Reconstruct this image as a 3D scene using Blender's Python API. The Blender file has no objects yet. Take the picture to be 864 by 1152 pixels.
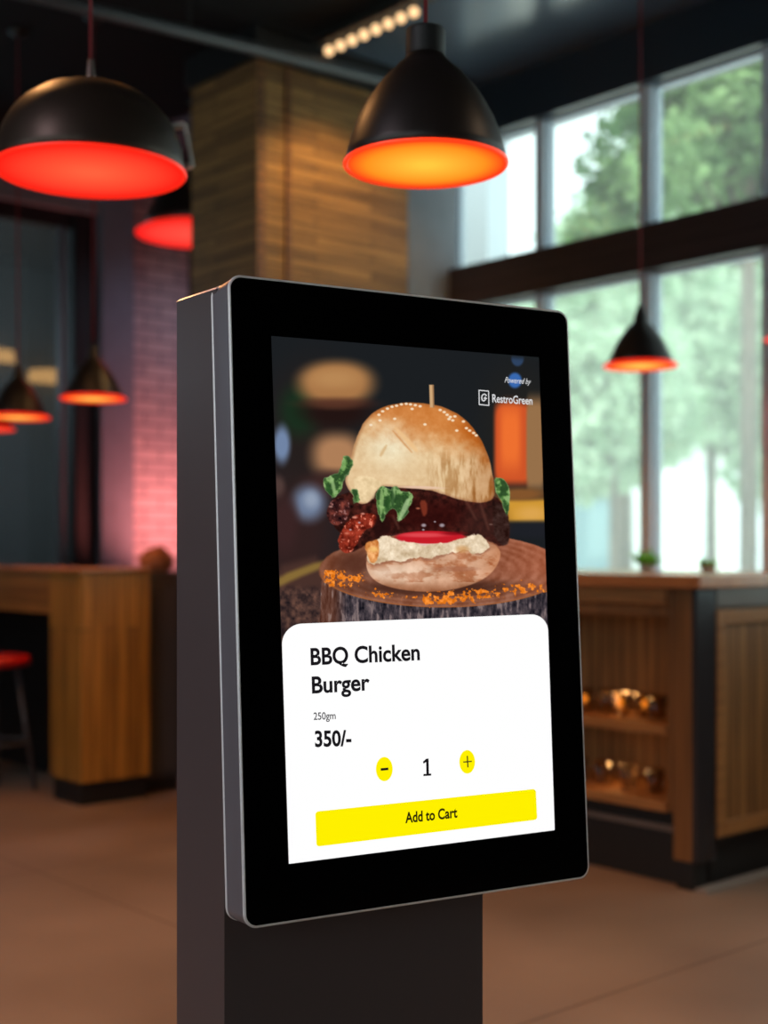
import bpy, bmesh, math, random
import numpy as np
from mathutils import Vector, Matrix
random.seed(7)
C = bpy.context.scene.collection
PI = math.pi
# ---------------------------------------------------------------- camera frame
F, CX, HY, CAMH = 1485.0, 432.0, 622.0, 1.15
TH = math.atan(1302 / 1485)
cT, sT = math.cos(TH), math.sin(TH)

def room(xc, yc, z=0.0):
    return Vector((xc * cT + yc * sT, -xc * sT + yc * cT, z))

def at(px, py, d):
    return room((px - CX) / F * d, d, CAMH - (py - HY) / F * d)

def lin(c):
    out = []
    for v in c[:3]:
        v = v / 255
        out.append(v / 12.92 if v <= 0.04045 else ((v + 0.055) / 1.055) ** 2.4)
    return (*out, 1)

# ---------------------------------------------------------------- materials
def new_mat(name):
    m = bpy.data.materials.new(name); m.use_nodes = True
    nt = m.node_tree; nt.nodes.clear()
    out = nt.nodes.new('ShaderNodeOutputMaterial')
    return m, nt, out

def N(nt, t, **kw):
    n = nt.nodes.new(t)
    for k, v in kw.items():
        setattr(n, k, v)
    return n

def pmat(name, col, rough=.5, metal=0, spec=.5, noise=0, nscale=8, bump=0, emit=None, estr=0, coat=0):
    m, nt, out = new_mat(name)
    b = N(nt, 'ShaderNodeBsdfPrincipled')
    nt.links.new(b.outputs[0], out.inputs[0])
    b.inputs['Base Color'].default_value = lin(col)
    b.inputs['Roughness'].default_value = rough
    b.inputs['Metallic'].default_value = metal
    b.inputs['Specular IOR Level'].default_value = spec
    b.inputs['Coat Weight'].default_value = coat
    if emit:
        b.inputs['Emission Color'].default_value = lin(emit)
        b.inputs['Emission Strength'].default_value = estr
    if noise or bump:
        tc = N(nt, 'ShaderNodeTexCoord')
        nz = N(nt, 'ShaderNodeTexNoise'); nz.inputs['Scale'].default_value = nscale
        nz.inputs['Detail'].default_value = 5
        nt.links.new(tc.outputs['Object'], nz.inputs['Vector'])
        if noise:
            r = N(nt, 'ShaderNodeValToRGB')
            c = lin(col)
            r.color_ramp.elements[0].position = .3; r.color_ramp.elements[1].position = .7
            r.color_ramp.elements[0].color = tuple(v * (1 - noise) for v in c[:3]) + (1,)
            r.color_ramp.elements[1].color = tuple(min(1, v * (1 + noise)) for v in c[:3]) + (1,)
            nt.links.new(nz.outputs['Fac'], r.inputs[0])
            nt.links.new(r.outputs[0], b.inputs['Base Color'])
        if bump:
            bp = N(nt, 'ShaderNodeBump'); bp.inputs['Strength'].default_value = bump
            bp.inputs['Distance'].default_value = .01
            nt.links.new(nz.outputs['Fac'], bp.inputs['Height'])
            nt.links.new(bp.outputs[0], b.inputs['Normal'])
    return m

def plank_mat(name, c1, c2, mortar, across='h', bw=1.2, bh=.09, rough=.5, msize=.004, grain=.35, flat=False, spec=.4):
    """boards: across 'h' horizontal boards, 'v' vertical boards; flat = XY plane (floors, tops)"""
    m, nt, out = new_mat(name)
    L = nt.links.new
    b = N(nt, 'ShaderNodeBsdfPrincipled'); L(b.outputs[0], out.inputs[0])
    b.inputs['Roughness'].default_value = rough
    b.inputs['Specular IOR Level'].default_value = spec
    tc = N(nt, 'ShaderNodeTexCoord'); sp = N(nt, 'ShaderNodeSeparateXYZ'); L(tc.outputs['Object'], sp.inputs[0])
    cb = N(nt, 'ShaderNodeCombineXYZ')
    if flat:
        L(sp.outputs['Y'], cb.inputs[0]); L(sp.outputs['X'], cb.inputs[1])
    else:
        ad = N(nt, 'ShaderNodeMath', operation='ADD'); L(sp.outputs['X'], ad.inputs[0]); L(sp.outputs['Y'], ad.inputs[1])
        if across == 'h':
            L(ad.outputs[0], cb.inputs[0]); L(sp.outputs['Z'], cb.inputs[1])
        else:
            L(sp.outputs['Z'], cb.inputs[0]); L(ad.outputs[0], cb.inputs[1])
    br = N(nt, 'ShaderNodeTexBrick'); L(cb.outputs[0], br.inputs['Vector'])
    br.inputs['Scale'].default_value = 1
    br.inputs['Brick Width'].default_value = bw; br.inputs['Row Height'].default_value = bh
    br.inputs['Mortar Size'].default_value = msize
    br.inputs['Color1'].default_value = lin(c1); br.inputs['Color2'].default_value = lin(c2)
    br.inputs['Mortar'].default_value = lin(mortar)
    mp = N(nt, 'ShaderNodeMapping'); L(cb.outputs[0], mp.inputs[0]); mp.inputs['Scale'].default_value = (2.5, 40, 1)
    nz = N(nt, 'ShaderNodeTexNoise'); nz.inputs['Scale'].default_value = 1; nz.inputs['Detail'].default_value = 6
    L(mp.outputs[0], nz.inputs['Vector'])
    mr = N(nt, 'ShaderNodeMapRange'); mr.inputs[1].default_value = .3; mr.inputs[2].default_value = .7
    mr.inputs[3].default_value = 1 - grain; mr.inputs[4].default_value = 1 + grain * .5
    L(nz.outputs['Fac'], mr.inputs[0])
    mx = N(nt, 'ShaderNodeMix', data_type='RGBA', blend_type='MULTIPLY'); mx.inputs[0].default_value = 1
    L(br.outputs['Color'], mx.inputs[6]); L(mr.outputs[0], mx.inputs[7])
    L(mx.outputs[2], b.inputs['Base Color'])
    bp = N(nt, 'ShaderNodeBump'); bp.inputs['Strength'].default_value = .25; bp.inputs['Distance'].default_value = .004
    L(mr.outputs[0], bp.inputs['Height']); L(bp.outputs[0], b.inputs['Normal'])
    return m

def emat(name, col, s=1.0):
    m, nt, out = new_mat(name)
    e = N(nt, 'ShaderNodeEmission'); e.inputs[0].default_value = lin(col); e.inputs[1].default_value = s
    nt.links.new(e.outputs[0], out.inputs[0]); return m

def glow_disc_mat(name, c_in, c_mid, c_out, s, radius):
    m, nt, out = new_mat(name); L = nt.links.new
    tc = N(nt, 'ShaderNodeTexCoord'); ln = N(nt, 'ShaderNodeVectorMath', operation='LENGTH')
    sx = N(nt, 'ShaderNodeVectorMath', operation='MULTIPLY'); sx.inputs[1].default_value = (1 / radius, 1 / radius, 0)
    L(tc.outputs['Object'], sx.inputs[0]); L(sx.outputs[0], ln.inputs[0])
    r = N(nt, 'ShaderNodeValToRGB'); L(ln.outputs['Value'], r.inputs[0])
    r.color_ramp.elements[0].color = lin(c_in); r.color_ramp.elements[0].position = .1
    r.color_ramp.elements[1].color = lin(c_out); r.color_ramp.elements[1].position = .97
    e = r.color_ramp.elements.new(.72); e.color = lin(c_mid)
    em = N(nt, 'ShaderNodeEmission'); em.inputs[1].default_value = s
    L(r.outputs[0], em.inputs[0]); L(em.outputs[0], out.inputs[0]); return m

def glass_mat(name, tint=(235, 245, 245), veil=.05, gloss=.06, veilcol=(255, 255, 255)):
    m, nt, out = new_mat(name); L = nt.links.new
    t = N(nt, 'ShaderNodeBsdfTransparent'); t.inputs[0].default_value = lin(tint)
    g = N(nt, 'ShaderNodeBsdfGlossy'); g.inputs['Roughness'].default_value = .02
    a = N(nt, 'ShaderNodeMixShader'); a.inputs[0].default_value = gloss
    L(t.outputs[0], a.inputs[1]); L(g.outputs[0], a.inputs[2])
    tr = N(nt, 'ShaderNodeBsdfTranslucent'); tr.inputs[0].default_value = lin(veilcol)  # translucent share lays a pale haze over the view outside
    b = N(nt, 'ShaderNodeMixShader'); b.inputs[0].default_value = veil
    L(a.outputs[0], b.inputs[1]); L(tr.outputs[0], b.inputs[2]); L(b.outputs[0], out.inputs[0])
    return m

def leaf_mat(name, c1, c2):
    m, nt, out = new_mat(name); L = nt.links.new
    tc = N(nt, 'ShaderNodeTexCoord'); nz = N(nt, 'ShaderNodeTexNoise'); nz.inputs['Scale'].default_value = 1.5
    L(tc.outputs['Object'], nz.inputs['Vector'])
    r = N(nt, 'ShaderNodeValToRGB'); L(nz.outputs['Fac'], r.inputs[0])
    r.color_ramp.elements[0].position = .35; r.color_ramp.elements[1].position = .65
    r.color_ramp.elements[0].color = lin(c1); r.color_ramp.elements[1].color = lin(c2)
    d = N(nt, 'ShaderNodeBsdfDiffuse'); t = N(nt, 'ShaderNodeBsdfTranslucent')
    L(r.outputs[0], d.inputs[0]); L(r.outputs[0], t.inputs[0])
    x = N(nt, 'ShaderNodeMixShader'); x.inputs[0].default_value = .45
    L(d.outputs[0], x.inputs[1]); L(t.outputs[0], x.inputs[2]); L(x.outputs[0], out.inputs[0])
    return m

# ---------------------------------------------------------------- mesh helpers
def link(name, me, parent=None, mats=(), smooth=False):
    o = bpy.data.objects.new(name, me); C.objects.link(o)
    for mm in mats: me.materials.append(mm)
    if smooth:
        for p in me.polygons: p.use_smooth = True
    if parent: o.parent = parent
    return o

def from_bm(name, bm, m, parent=None, smooth=False):
    me = bpy.data.meshes.new(name)
    bmesh.ops.recalc_face_normals(bm, faces=bm.faces[:])
    bm.to_mesh(me); bm.free()
    return link(name, me, parent, m if isinstance(m, (list, tuple)) else [m], smooth)

def bx(bm, x0, x1, y0, y1, z0, z1, bev=0, mi=0):
    r = bmesh.ops.create_cube(bm, size=1)
    vs = r['verts']
    for v in vs:
        v.co = Vector(((x0 + x1) / 2 + v.co.x * (x1 - x0), (y0 + y1) / 2 + v.co.y * (y1 - y0), (z0 + z1) / 2 + v.co.z * (z1 - z0)))
    if bev:
        es = list({e for v in vs for e in v.link_edges})
        bmesh.ops.bevel(bm, geom=es, offset=bev, segments=2, affect='EDGES', profile=.5)
    return vs

def box(name, x0, x1, y0, y1, z0, z1, m, parent=None, bev=0):
    bm = bmesh.new(); bx(bm, x0, x1, y0, y1, z0, z1, bev)
    return from_bm(name, bm, m, parent)

def lathe(bm, prof, seg=48, cx=0, cy=0, close=False):
    rings = []
    for r, z in prof:
        rings.append([bm.verts.new((cx + r * math.cos(2 * PI * i / seg), cy + r * math.sin(2 * PI * i / seg), z)) for i in range(seg)])
    for a, b in zip(rings, rings[1:]):
        for i in range(seg):
            bm.faces.new((a[i], a[(i + 1) % seg], b[(i + 1) % seg], b[i]))
    if close:
        bm.faces.new(rings[0]); bm.faces.new(rings[-1])

def tube(bm, p0, p1, r0, r1=None, seg=12):
    p0 = Vector(p0); p1 = Vector(p1); r1 = r0 if r1 is None else r1
    d = (p1 - p0); q = d.to_track_quat('Z', 'Y'); ra = []; rb = []
    for i in range(seg):
        a = 2 * PI * i / seg; v = Vector((math.cos(a), math.sin(a), 0))
        ra.append(bm.verts.new(p0 + q @ (v * r0))); rb.append(bm.verts.new(p1 + q @ (v * r1)))
    for i in range(seg):
        bm.faces.new((ra[i], ra[(i + 1) % seg], rb[(i + 1) % seg], rb[i]))
    bm.faces.new(ra); bm.faces.new(rb)

def empty(name, loc, rz=0):
    o = bpy.data.objects.new(name, None); C.objects.link(o); o.empty_display_size = .1
    o.location = loc; o.rotation_euler = (0, 0, rz); return o

def tag(o, label, cat, group=None):
    o['label'] = label; o['category'] = cat
    if group: o['group'] = group
    return o

def struct(o):
    o['kind'] = 'structure'; return o

# ---------------------------------------------------------------- palette
M = {}
M['floor'] = None
M['black'] = pmat('black_paint', (18, 18, 20), .55)
M['darkwall'] = pmat('dark_wall_paint', (34, 32, 34), .75, noise=.15)
M['frame'] = pmat('slate_window_paint', (186, 200, 214), .5)
M['framedark'] = pmat('dark_frame_paint', (24, 36, 48), .4)
M['greycol'] = pmat('grey_column_paint', (112, 116, 124), .7, noise=.08)
M['bluegrey'] = pmat('blue_grey_paint', (96, 108, 122), .7, noise=.08)
M['transom'] = plank_mat('transom_wood', (52, 36, 36), (44, 32, 33), (20, 15, 15), 'h', 3, .07, .5)
M['boxwood'] = plank_mat('chimney_boards', (160, 122, 70), (112, 82, 46), (48, 32, 18), 'h', .7, .042, .65, .003, .45)
M['barwood'] = plank_mat('bar_boards', (182, 126, 52), (150, 102, 42), (50, 28, 14), 'v', 1.6, .06, .45, .002, .4)
M['barslab'] = plank_mat('bar_edge_boards', (172, 116, 56), (142, 94, 44), (60, 34, 16), 'h', 1.8, .07, .45, .002, .35)
M['cabwood'] = plank_mat('cabinet_boards', (156, 110, 64), (128, 88, 50), (46, 28, 18), 'v', 2.2, .055, .5, .003, .4)
M['cabframe'] = plank_mat('cabinet_frame_wood', (160, 112, 66), (146, 100, 58), (90, 56, 34), 'h', 3, .3, .45, .001, .3)
M['postwood'] = plank_mat('post_wood', (124, 86, 50), (110, 74, 42), (60, 36, 22), 'v', 3, .3, .4, .001, .3)
M['topwood'] = plank_mat('counter_top_wood', (186, 122, 76), (170, 108, 66), (120, 70, 42), flat=True, bw=2, bh=.12, rough=.22, msize=.001, grain=.2, spec=.7)
M['cord'] = pmat('red_cord_fabric', (120, 24, 34), .7)
M['shade'] = pmat('dark_shade_enamel', (34, 28, 26), .42, .2, .5)
M['shadebig'] = pmat('bronze_shade_metal', (60, 49, 42), .42, .6, .5)
M['kbody'] = pmat('kiosk_charcoal_metal', (78, 66, 66), .45, .1, .5)
M['kslab'] = pmat('panel_side_metal', (104, 100, 106), .4, .15, .5)
M['silver'] = pmat('edge_highlight_silver', (226, 222, 222), .35, .2, .8)  # pale silver puts the light caught by chamfered edges into the colour
M['kglass'] = pmat('black_glass', (2, 2, 3), .12, 0, .12)
M['redseat'] = pmat('red_seat_vinyl', (190, 22, 22), .45)
M['steel'] = pmat('dark_steel', (84, 82, 86), .35, .25)
M['leaf'] = leaf_mat('pot_leaves', (96, 168, 60), (140, 200, 90))
M['crown'] = leaf_mat('tree_leaves', (78, 112, 72), (158, 186, 134))
M['crown_pale'] = leaf_mat('pale_tree_leaves', (150, 180, 148), (198, 214, 192))  # leaf colour lightened to carry haze and overexposure of the far trees
M['bark'] = pmat('bark', (92, 80, 72), .9, noise=.3, nscale=6, bump=.5)

# ---------------------------------------------------------------- THE ROOM
XW, YB, XL, YF, CZ = 4.90, 7.60, -3.2, -3.4, 3.55
# floor: worn concrete slabs
m, nt, out = new_mat('floor_concrete'); L = nt.links.new
b = N(nt, 'ShaderNodeBsdfPrincipled'); L(b.outputs[0], out.inputs[0])
tc = N(nt, 'ShaderNodeTexCoord')
br = N(nt, 'ShaderNodeTexBrick'); L(tc.outputs['Object'], br.inputs['Vector']); br.offset = 0
br.inputs['Scale'].default_value = 1; br.inputs['Brick Width'].default_value = 2.2; br.inputs['Row Height'].default_value = 2.2
br.inputs['Mortar Size'].default_value = .004
br.inputs['Color1'].default_value = lin((134, 114, 100)); br.inputs['Color2'].default_value = lin((126, 106, 94)); br.inputs['Mortar'].default_value = lin((88, 70, 60))
nz = N(nt, 'ShaderNodeTexNoise'); nz.inputs['Scale'].default_value = 1.3; nz.inputs['Detail'].default_value = 8
L(tc.outputs['Object'], nz.inputs['Vector'])
mr = N(nt, 'ShaderNodeMapRange'); mr.inputs[1].default_value = .3; mr.inputs[2].default_value = .7; mr.inputs[3].default_value = .7; mr.inputs[4].default_value = 1.15
L(nz.outputs['Fac'], mr.inputs[0])
mx = N(nt, 'ShaderNodeMix', data_type='RGBA', blend_type='MULTIPLY'); mx.inputs[0].default_value = 1
L(br.outputs['Color'], mx.inputs[6]); L(mr.outputs[0], mx.inputs[7]); L(mx.outputs[2], b.inputs['Base Color'])
mr2 = N(nt, 'ShaderNodeMapRange'); mr2.inputs[3].default_value = .38; mr2.inputs[4].default_value = .6
L(nz.outputs['Fac'], mr2.inputs[0]); L(mr2.outputs[0], b.inputs['Roughness'])
b.inputs['Specular IOR Level'].default_value = .35
M['floor'] = m
struct(box('floor', XL, XW + .1, YF, YB + .1, -.1, 0, M['floor']))
M['ceil'] = pmat('ceiling_dark_gloss', (72, 88, 104), .2, 0, .8, noise=.1, nscale=2)
struct(box('ceiling', XL, 3.95, YF, YB + .1, CZ, CZ + .15, pmat('ceiling_matt_black', (20, 20, 22), .85, 0, .2)))
struct(box('ceiling_glossy', 3.95, XW + .1, YF, YB + .1, CZ, CZ + .15, M['ceil']))
bm = bmesh.new()
bx(bm, XL - .12, XL, YF, -2.4, 0, CZ); bx(bm, XL - .12, XL, 4.6, YB, 0, CZ)
bx(bm, XL - .12, XL, -2.4, 4.6, 0, .9); bx(bm, XL - .12, XL, -2.4, 4.6, 3.0, CZ)
struct(from_bm('wall_left', bm, M['darkwall']))
w = struct(empty('window_20', (XL - .06, 1.1, .9)))  # unseen window, added to bring fill daylight in from the left
bm = bmesh.new()
for y in (-3.5, -1.75, 0, 1.75, 3.5): bx(bm, -.05, .05, y - .03, y + .03, 0, 2.1)
bx(bm, -.05, .05, -3.5, 3.5, 0, .04); bx(bm, -.05, .05, -3.5, 3.5, 2.06, 2.1)
from_bm('window_frame', bm, M['framedark'], w)
bm = bmesh.new(); bx(bm, -.003, .003, -3.47, 3.47, .04, 2.06); from_bm('pane', bm, glass_mat('fill_window_glass', (240, 246, 246), .02, .04), w)
struct(box('wall_front', XL, XW, YF - .12, YF, 0, CZ, M['darkwall']))

# window wall: apron below, header above, transom and mullions, one bay per window
struct(box('wall_right', XW, XW + .12, YF, YB, 0, .95, M['darkwall']))
struct(box('trim_1', XW - .06, XW + .12, YF, 5.06, 3.29, CZ, M['framedark']))          # header
struct(box('trim_2', XW - .07, XW + .10, YF, 5.06, 2.43, 2.64, M['transom']))       # transom beam
struct(box('wall_right_end', XW, XW + .12, 5.06, YB, .95, CZ, M['darkwall']))
ys = [5.04, 4.41, 3.76, 3.12, 2.48, 1.84, 1.2, .56, -.08, -.72, -1.36, -2.0, -2.64, -3.28]
gl_up = glass_mat('upper_window_glass', (240, 248, 245), .03, .035)
gl_lo = glass_mat('lower_window_glass', (236, 246, 242), .10, .035, (250, 255, 250))
tn = 3
for i in range(len(ys)):
    struct(box('trim_%d' % tn, XW - .01, XW + .07, ys[i] - .03, ys[i] + .03, .95, 3.29, M['frame'])); tn += 1
for i in range(len(ys) - 1):
    y1, y0 = ys[i] - .028, ys[i + 1] + .028
    w = empty('window_%d' % (i + 1), (XW + .04, (y0 + y1) / 2, .95)); struct(w)
    for (z0, z1, gm) in ((2.64, 3.29, gl_up), (.95, 2.43, gl_lo)):
        bm = bmesh.new(); t = .014
        hw = (y1 - y0) / 2
        bx(bm, -.02, .02, -hw, -hw + t, z0 - .95, z1 - .95); bx(bm, -.02, .02, hw - t, hw, z0 - .95, z1 - .95)
        bx(bm, -.02, .02, -hw + t, hw - t, z0 - .95, z0 - .95 + t); bx(bm, -.02, .02, -hw + t, hw - t, z1 - .95 - t, z1 - .95)
        from_bm('window_frame', bm, M['frame'], w)
        bm = bmesh.new(); bx(bm, -.003, .003, -hw + t, hw - t, z0 - .95 + t, z1 - .95 - t)
        from_bm('pane', bm, gm, w)

# grey column at the far end of the window wall
struct(box('wall_corner', 4.455, XW - .01, 4.99, 5.3, 0, CZ, M['greycol']))

# back wall with dark shop window, blue grey pier and pale brick bay
m, nt, out = new_mat('painted_brick'); L = nt.links.new
b = N(nt, 'ShaderNodeBsdfPrincipled'); L(b.outputs[0], out.inputs[0]); b.inputs['Roughness'].default_value = .7
tc = N(nt, 'ShaderNodeTexCoord'); sp = N(nt, 'ShaderNodeSeparateXYZ'); L(tc.outputs['Object'], sp.inputs[0])
cb = N(nt, 'ShaderNodeCombineXYZ'); L(sp.outputs['X'], cb.inputs[0]); L(sp.outputs['Z'], cb.inputs[1])
br = N(nt, 'ShaderNodeTexBrick'); L(cb.outputs[0], br.inputs['Vector']); br.inputs['Scale'].default_value = 1
br.inputs['Brick Width'].default_value = .24; br.inputs['Row Height'].default_value = .08; br.inputs['Mortar Size'].default_value = .008
br.inputs['Color1'].default_value = lin((150, 152, 158)); br.inputs['Color2'].default_value = lin((132, 134, 142)); br.inputs['Mortar'].default_value = lin((96, 98, 104))
L(br.outputs['Color'], b.inputs['Base Color'])
bp = N(nt, 'ShaderNodeBump'); bp.inputs['Strength'].default_value = .6; bp.inputs['Distance'].default_value = .01; bp.invert = True
L(br.outputs['Fac'], bp.inputs['Height']); L(bp.outputs[0], b.inputs['Normal'])
M['brick'] = m

def xb(px, Y=YB):   # room X where pixel column px meets the plane Y
    r = (px - CX) / F
    return (Y / (cT - r * sT)) * (r * cT + sT)
xa, xb_, xc, xd = xb(104), xb(140), xb(74), xb(300)
struct(box('wall_back', xb_, XW + .1, YB, YB + .15, 0, CZ, M['brick']))
struct(box('wall_back_pier', xa, xb_, YB - .12, YB + .15, 0, CZ, M['bluegrey']))
struct(box('trim_%d' % tn, xc + .04, xa, YB - .06, YB + .1, 0, 3.35, M['black'])); tn += 1
struct(box('trim_%d' % tn, XL, xa, YB - .1, YB + .1, 3.30, 3.42, M['greycol'])); tn += 1
struct(box('trim_%d' % tn, XL, xa, YB - .02, YB + .1, 3.42, CZ, M['black'])); tn += 1
struct(box('wall_back_low', XL, xc + .04, YB - .04, YB + .1, 0, 1.0, M['darkwall']))
w = struct(empty('window_%d' % len(ys), (0, YB, 1.0)))
bm = bmesh.new()
bx(bm, XL, xc + .04, -.03, .03, 2.2, 2.3); bx(bm, XL, xc + .04, -.03, .03, 0, .05)
from_bm('window_frame', bm, M['black'], w)
bm = bmesh.new()
bx(bm, xb(66), xb(71), -.035, .03, .05, 2.2)
from_bm('window_frame', bm, M['steel'], w)
bm = bmesh.new(); bx(bm, XL, xc + .04, .035, .045, .05, 2.2)
from_bm('pane', bm, glass_mat('dark_shop_glass', (150, 158, 165), .02, .10), w)
# the adjacent room seen through the dark window
struct(box('wall_adjacent', XL, 6, 10.4, 10.5, 0, CZ, pmat('adjacent_wall', (98, 100, 98), .8, noise=.35, nscale=1.2)))
struct(box('floor_adjacent', XL, 6, YB + .16, 10.4, -.1, 0, M['darkwall']))
struct(box('ceiling_adjacent', XL, 6, YB + .16, 10.5, CZ, CZ + .1, M['black']))
struct(box('wall_adjacent_side', 6, 6.1, YB + .1, 10.5, 0, CZ, M['darkwall']))
struct(box('wall_adjacent_end', XL - .1, XL, YB, 10.5, 0, CZ, M['darkwall']))

# wooden boarded chimney pillar
bm = bmesh.new(); bx(bm, 3.523, 4.450, 4.89, 5.44, 0, 3.40, .004)
o = from_bm('boarded_pillar', bm, M['boxwood'])
bm = bmesh.new()
bx(bm, 3.515, 3.56, 4.882, 4.888, 0, 3.40); bx(bm, 3.68, 3.705, 4.878, 4.888, 0, 3.40)
from_bm('corner_batten', bm, plank_mat('batten_wood', (120, 80, 44), (100, 66, 36), (60, 36, 20), 'h', .5, .05), o)
bm = bmesh.new(); bx(bm, 3.50, 4.453, 4.87, 5.46, 3.40, 3.545)
from_bm('capital', bm, M['black'], o)
tag(o, 'tall square pillar clad in brown horizontal wooden boards behind the kiosk', 'pillar')

# ceiling conduit
H = 2.22
p1 = at(-60, 622 - 594.0, 1); 
def atH(px, py, H=H):
    d = H * F / (HY - py); return at(px, py, d)
a, b_ = atH(60, 0), atH(372, 75)
dr = (b_ - a).normalized(); a2 = a - dr * 1.4; b2 = b_ + dr * .35
a2.z = b2.z = CAMH + H
bm = bmesh.new(); tube(bm, a2, b2, .028, seg=16)
o = from_bm('ceiling_pipe', bm, pmat('pipe_grey', (66, 70, 76), .45, .3), smooth=True)
tag(o, 'long grey pipe running under the black ceiling at upper left', 'pipe')
for t in (.25, 1.25, 2.0):
    p = a2 + dr * t; bm = bmesh.new(); tube(bm, p, (p.x, p.y, CZ), .008)
    from_bm('hanger', bm, M['black'], o)

# ---------------------------------------------------------------- LIGHTS IN FITTINGS
def point(name, loc, energy, col, r=.04, parent=None, spot=None, blend=.6):
    ld = bpy.data.lights.new(name, 'SPOT' if spot else 'POINT'); ld.energy = energy; ld.color = lin(col)[:3]; ld.shadow_soft_size = r
    if spot: ld.spot_size = math.radians(spot); ld.spot_blend = blend
    o = bpy.data.objects.new(name, ld); C.objects.link(o); o.location = loc
    if parent: o.parent = parent
    return o

def pendant(name, loc, prof, inner, disc_mat, energy, col, label, group, cap=None, bracket=False, shade=None, cordr=.004, stem=None, spot=150, flare=False):
    """loc is the rim centre; the Empty hangs from the ceiling and parents its parts"""
    t = empty(name, loc)
    R = prof[0][0]
    if flare: rimprof, prof = [prof[0], (prof[1][0] + .001, prof[1][1] + .004)], prof[1:]
    bm = bmesh.new()
    lathe(bm, prof)
    lathe(bm, [(max(r - .004, .001), z + (0 if i == 0 else -.003)) for i, (r, z) in enumerate(prof)])
    lathe(bm, [(prof[0][0] - .004, prof[0][1]), (prof[0][0], prof[0][1])])
    bmesh.ops.remove_doubles(bm, verts=bm.verts[:], dist=1e-5)
    sh = from_bm('lamp_shade', bm, shade or M['shade'], t, True)
    bm = bmesh.new(); lathe(bm, [(R - .006, .0005), (R - .001, -.003), (R + .0025, .001), (R + .002, .004)])
    if flare: lathe(bm, [(R, .001), rimprof[1]]); lathe(bm, [(R - .006, .001), (rimprof[1][0] - .006, rimprof[1][1])])
    from_bm('rim', bm, inner, t, True)
    bm = bmesh.new(); lathe(bm, [(R - .004, .0005), (R * .6, .0005), (R * .3, .0005), (.002, .0005)], close=True)
    from_bm('diffuser', bm, disc_mat, t)
    top = prof[-1][1]
    if cap:
        bm = bmesh.new(); lathe(bm, cap, close=True); from_bm('cap', bm, M['black'], t, False); top = cap[-1][1]
    if stem:
        bm = bmesh.new(); lathe(bm, stem, close=True); from_bm('stem', bm, pmat('stem_metal', (120, 104, 100), .35, .7), t, True); top = stem[-1][1]
    bm = bmesh.new(); tube(bm, (0, 0, top - .003), (0, 0, CZ - loc.z - .02), cordr)
    from_bm('cord', bm, M['cord'], t, True)
    bm = bmesh.new(); lathe(bm, [(.045, CZ - loc.z - .001), (.045, CZ - loc.z - .012), (.012, CZ - loc.z - .028)], 32, close=True)
    from_bm('ceiling_rose', bm, M['black'], t, True)
    if bracket:
        bm = bmesh.new()
        bx(bm, -.008, .008, .0, .012, -.01, .085, .003)
        bx(bm, -.012, .012, -.03, .006, .075, .088, .003); bx(bm, -.012, .012, -.008, .006, -.012, .0, .003)
        br_ = from_bm('bracket', bm, pmat('bracket_steel', (196, 192, 186), .35, .3), t)
        v = room(1, .12).normalized()
        br_.location = v * (R * 1.03); br_.location.z = .028
        br_.rotation_euler = (0.18, 0, math.atan2(v.y, v.x) - PI / 2)
    lo = point('pendant_light', (0, 0, -.03), energy, col, .05, t, spot)
    tag(t, label, 'pendant lamp', group)
    return t

G = 'pendant lamps hanging over the restaurant'
dome = [(.200, 0), (.199, .02), (.194, .05), (.183, .083), (.165, .115), (.14, .143), (.108, .165), (.07, .180), (.035, .187), (.012, .189)]
bell = [(.150, 0), (.1455, .022), (.138, .05), (.126, .082), (.110, .112), (.091, .140), (.071, .163), (.052, .181), (.038, .195), (.034, .203)]
cone = [(.145, 0), (.132, .008), (.122, .032), (.109, .062), (.095, .092), (.077, .122), (.056, .150), (.036, .170), (.027, .181), (.025, .202), (.017, .222), (.006, .25)]
redrim = pmat('red_lip_glow_enamel', (235, 30, 18), .4, emit=(255, 40, 20), estr=.8)  # emission puts the lamp glow into the enamel lips
orim = pmat('orange_lip_glow_enamel', (240, 60, 20), .4, emit=(255, 62, 22), estr=.9)
red_d = glow_disc_mat('red_glow', (255, 92, 58), (255, 58, 38), (255, 28, 18), 1.15, .2)
ora_d = glow_disc_mat('orange_glow', (255, 190, 60), (255, 140, 30), (255, 60, 20), 1.15, .15)
sm_d = glow_disc_mat('small_orange_glow', (255, 205, 90), (255, 110, 40), (255, 34, 24), 1.2, .145)
d1 = .40 * F / 212
pendant('dome_pendant_lamp', at(102, 194.5, d1), dome, redrim, red_d, 32, (255, 180, 100),
        'largest pendant lamp, bronze dome glowing red inside, at the upper left', G, shade=M['shadebig'], bracket=True,
        stem=[(.012, .187), (.0105, .20), (.007, .235), (.006, .24)])
d2 = .30 * F / 183.5
pendant('bell_pendant_lamp', at(479, 186, d2), bell, orim, ora_d, 28, (255, 165, 85),
        'bell-shaped dark pendant lamp glowing orange directly above the kiosk', G,
        cap=[(.034, .199), (.036, .203), (.036, .246), (.034, .249), (.005, .249)])
k = 2.2
wide = [(r * k, z * k) for r, z in cone]
pendant('cone_pendant_lamp', at(221, 264, 7.0), wide, redrim, glow_disc_mat('wide_red_glow', (255, 80, 66), (255, 60, 50), (250, 25, 25), 1.15, .32), 5, (255, 80, 60),
        'red-glowing pendant lamp half hidden behind the boarded pillar', G, flare=True)
pendant('cone_pendant_lamp', at(105, 449, .29 * F / 73), cone, redrim, sm_d, 9, (255, 160, 80),
        'small dark cone pendant lamp in front of the blue grey pier, left of the kiosk', G, flare=True)
pendant('cone_pendant_lamp', at(20, 470, .29 * F / 71), cone, redrim, sm_d, 9, (255, 160, 80),
        'small dark cone pendant lamp in front of the dark shop window at the left edge', G, flare=True)
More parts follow.
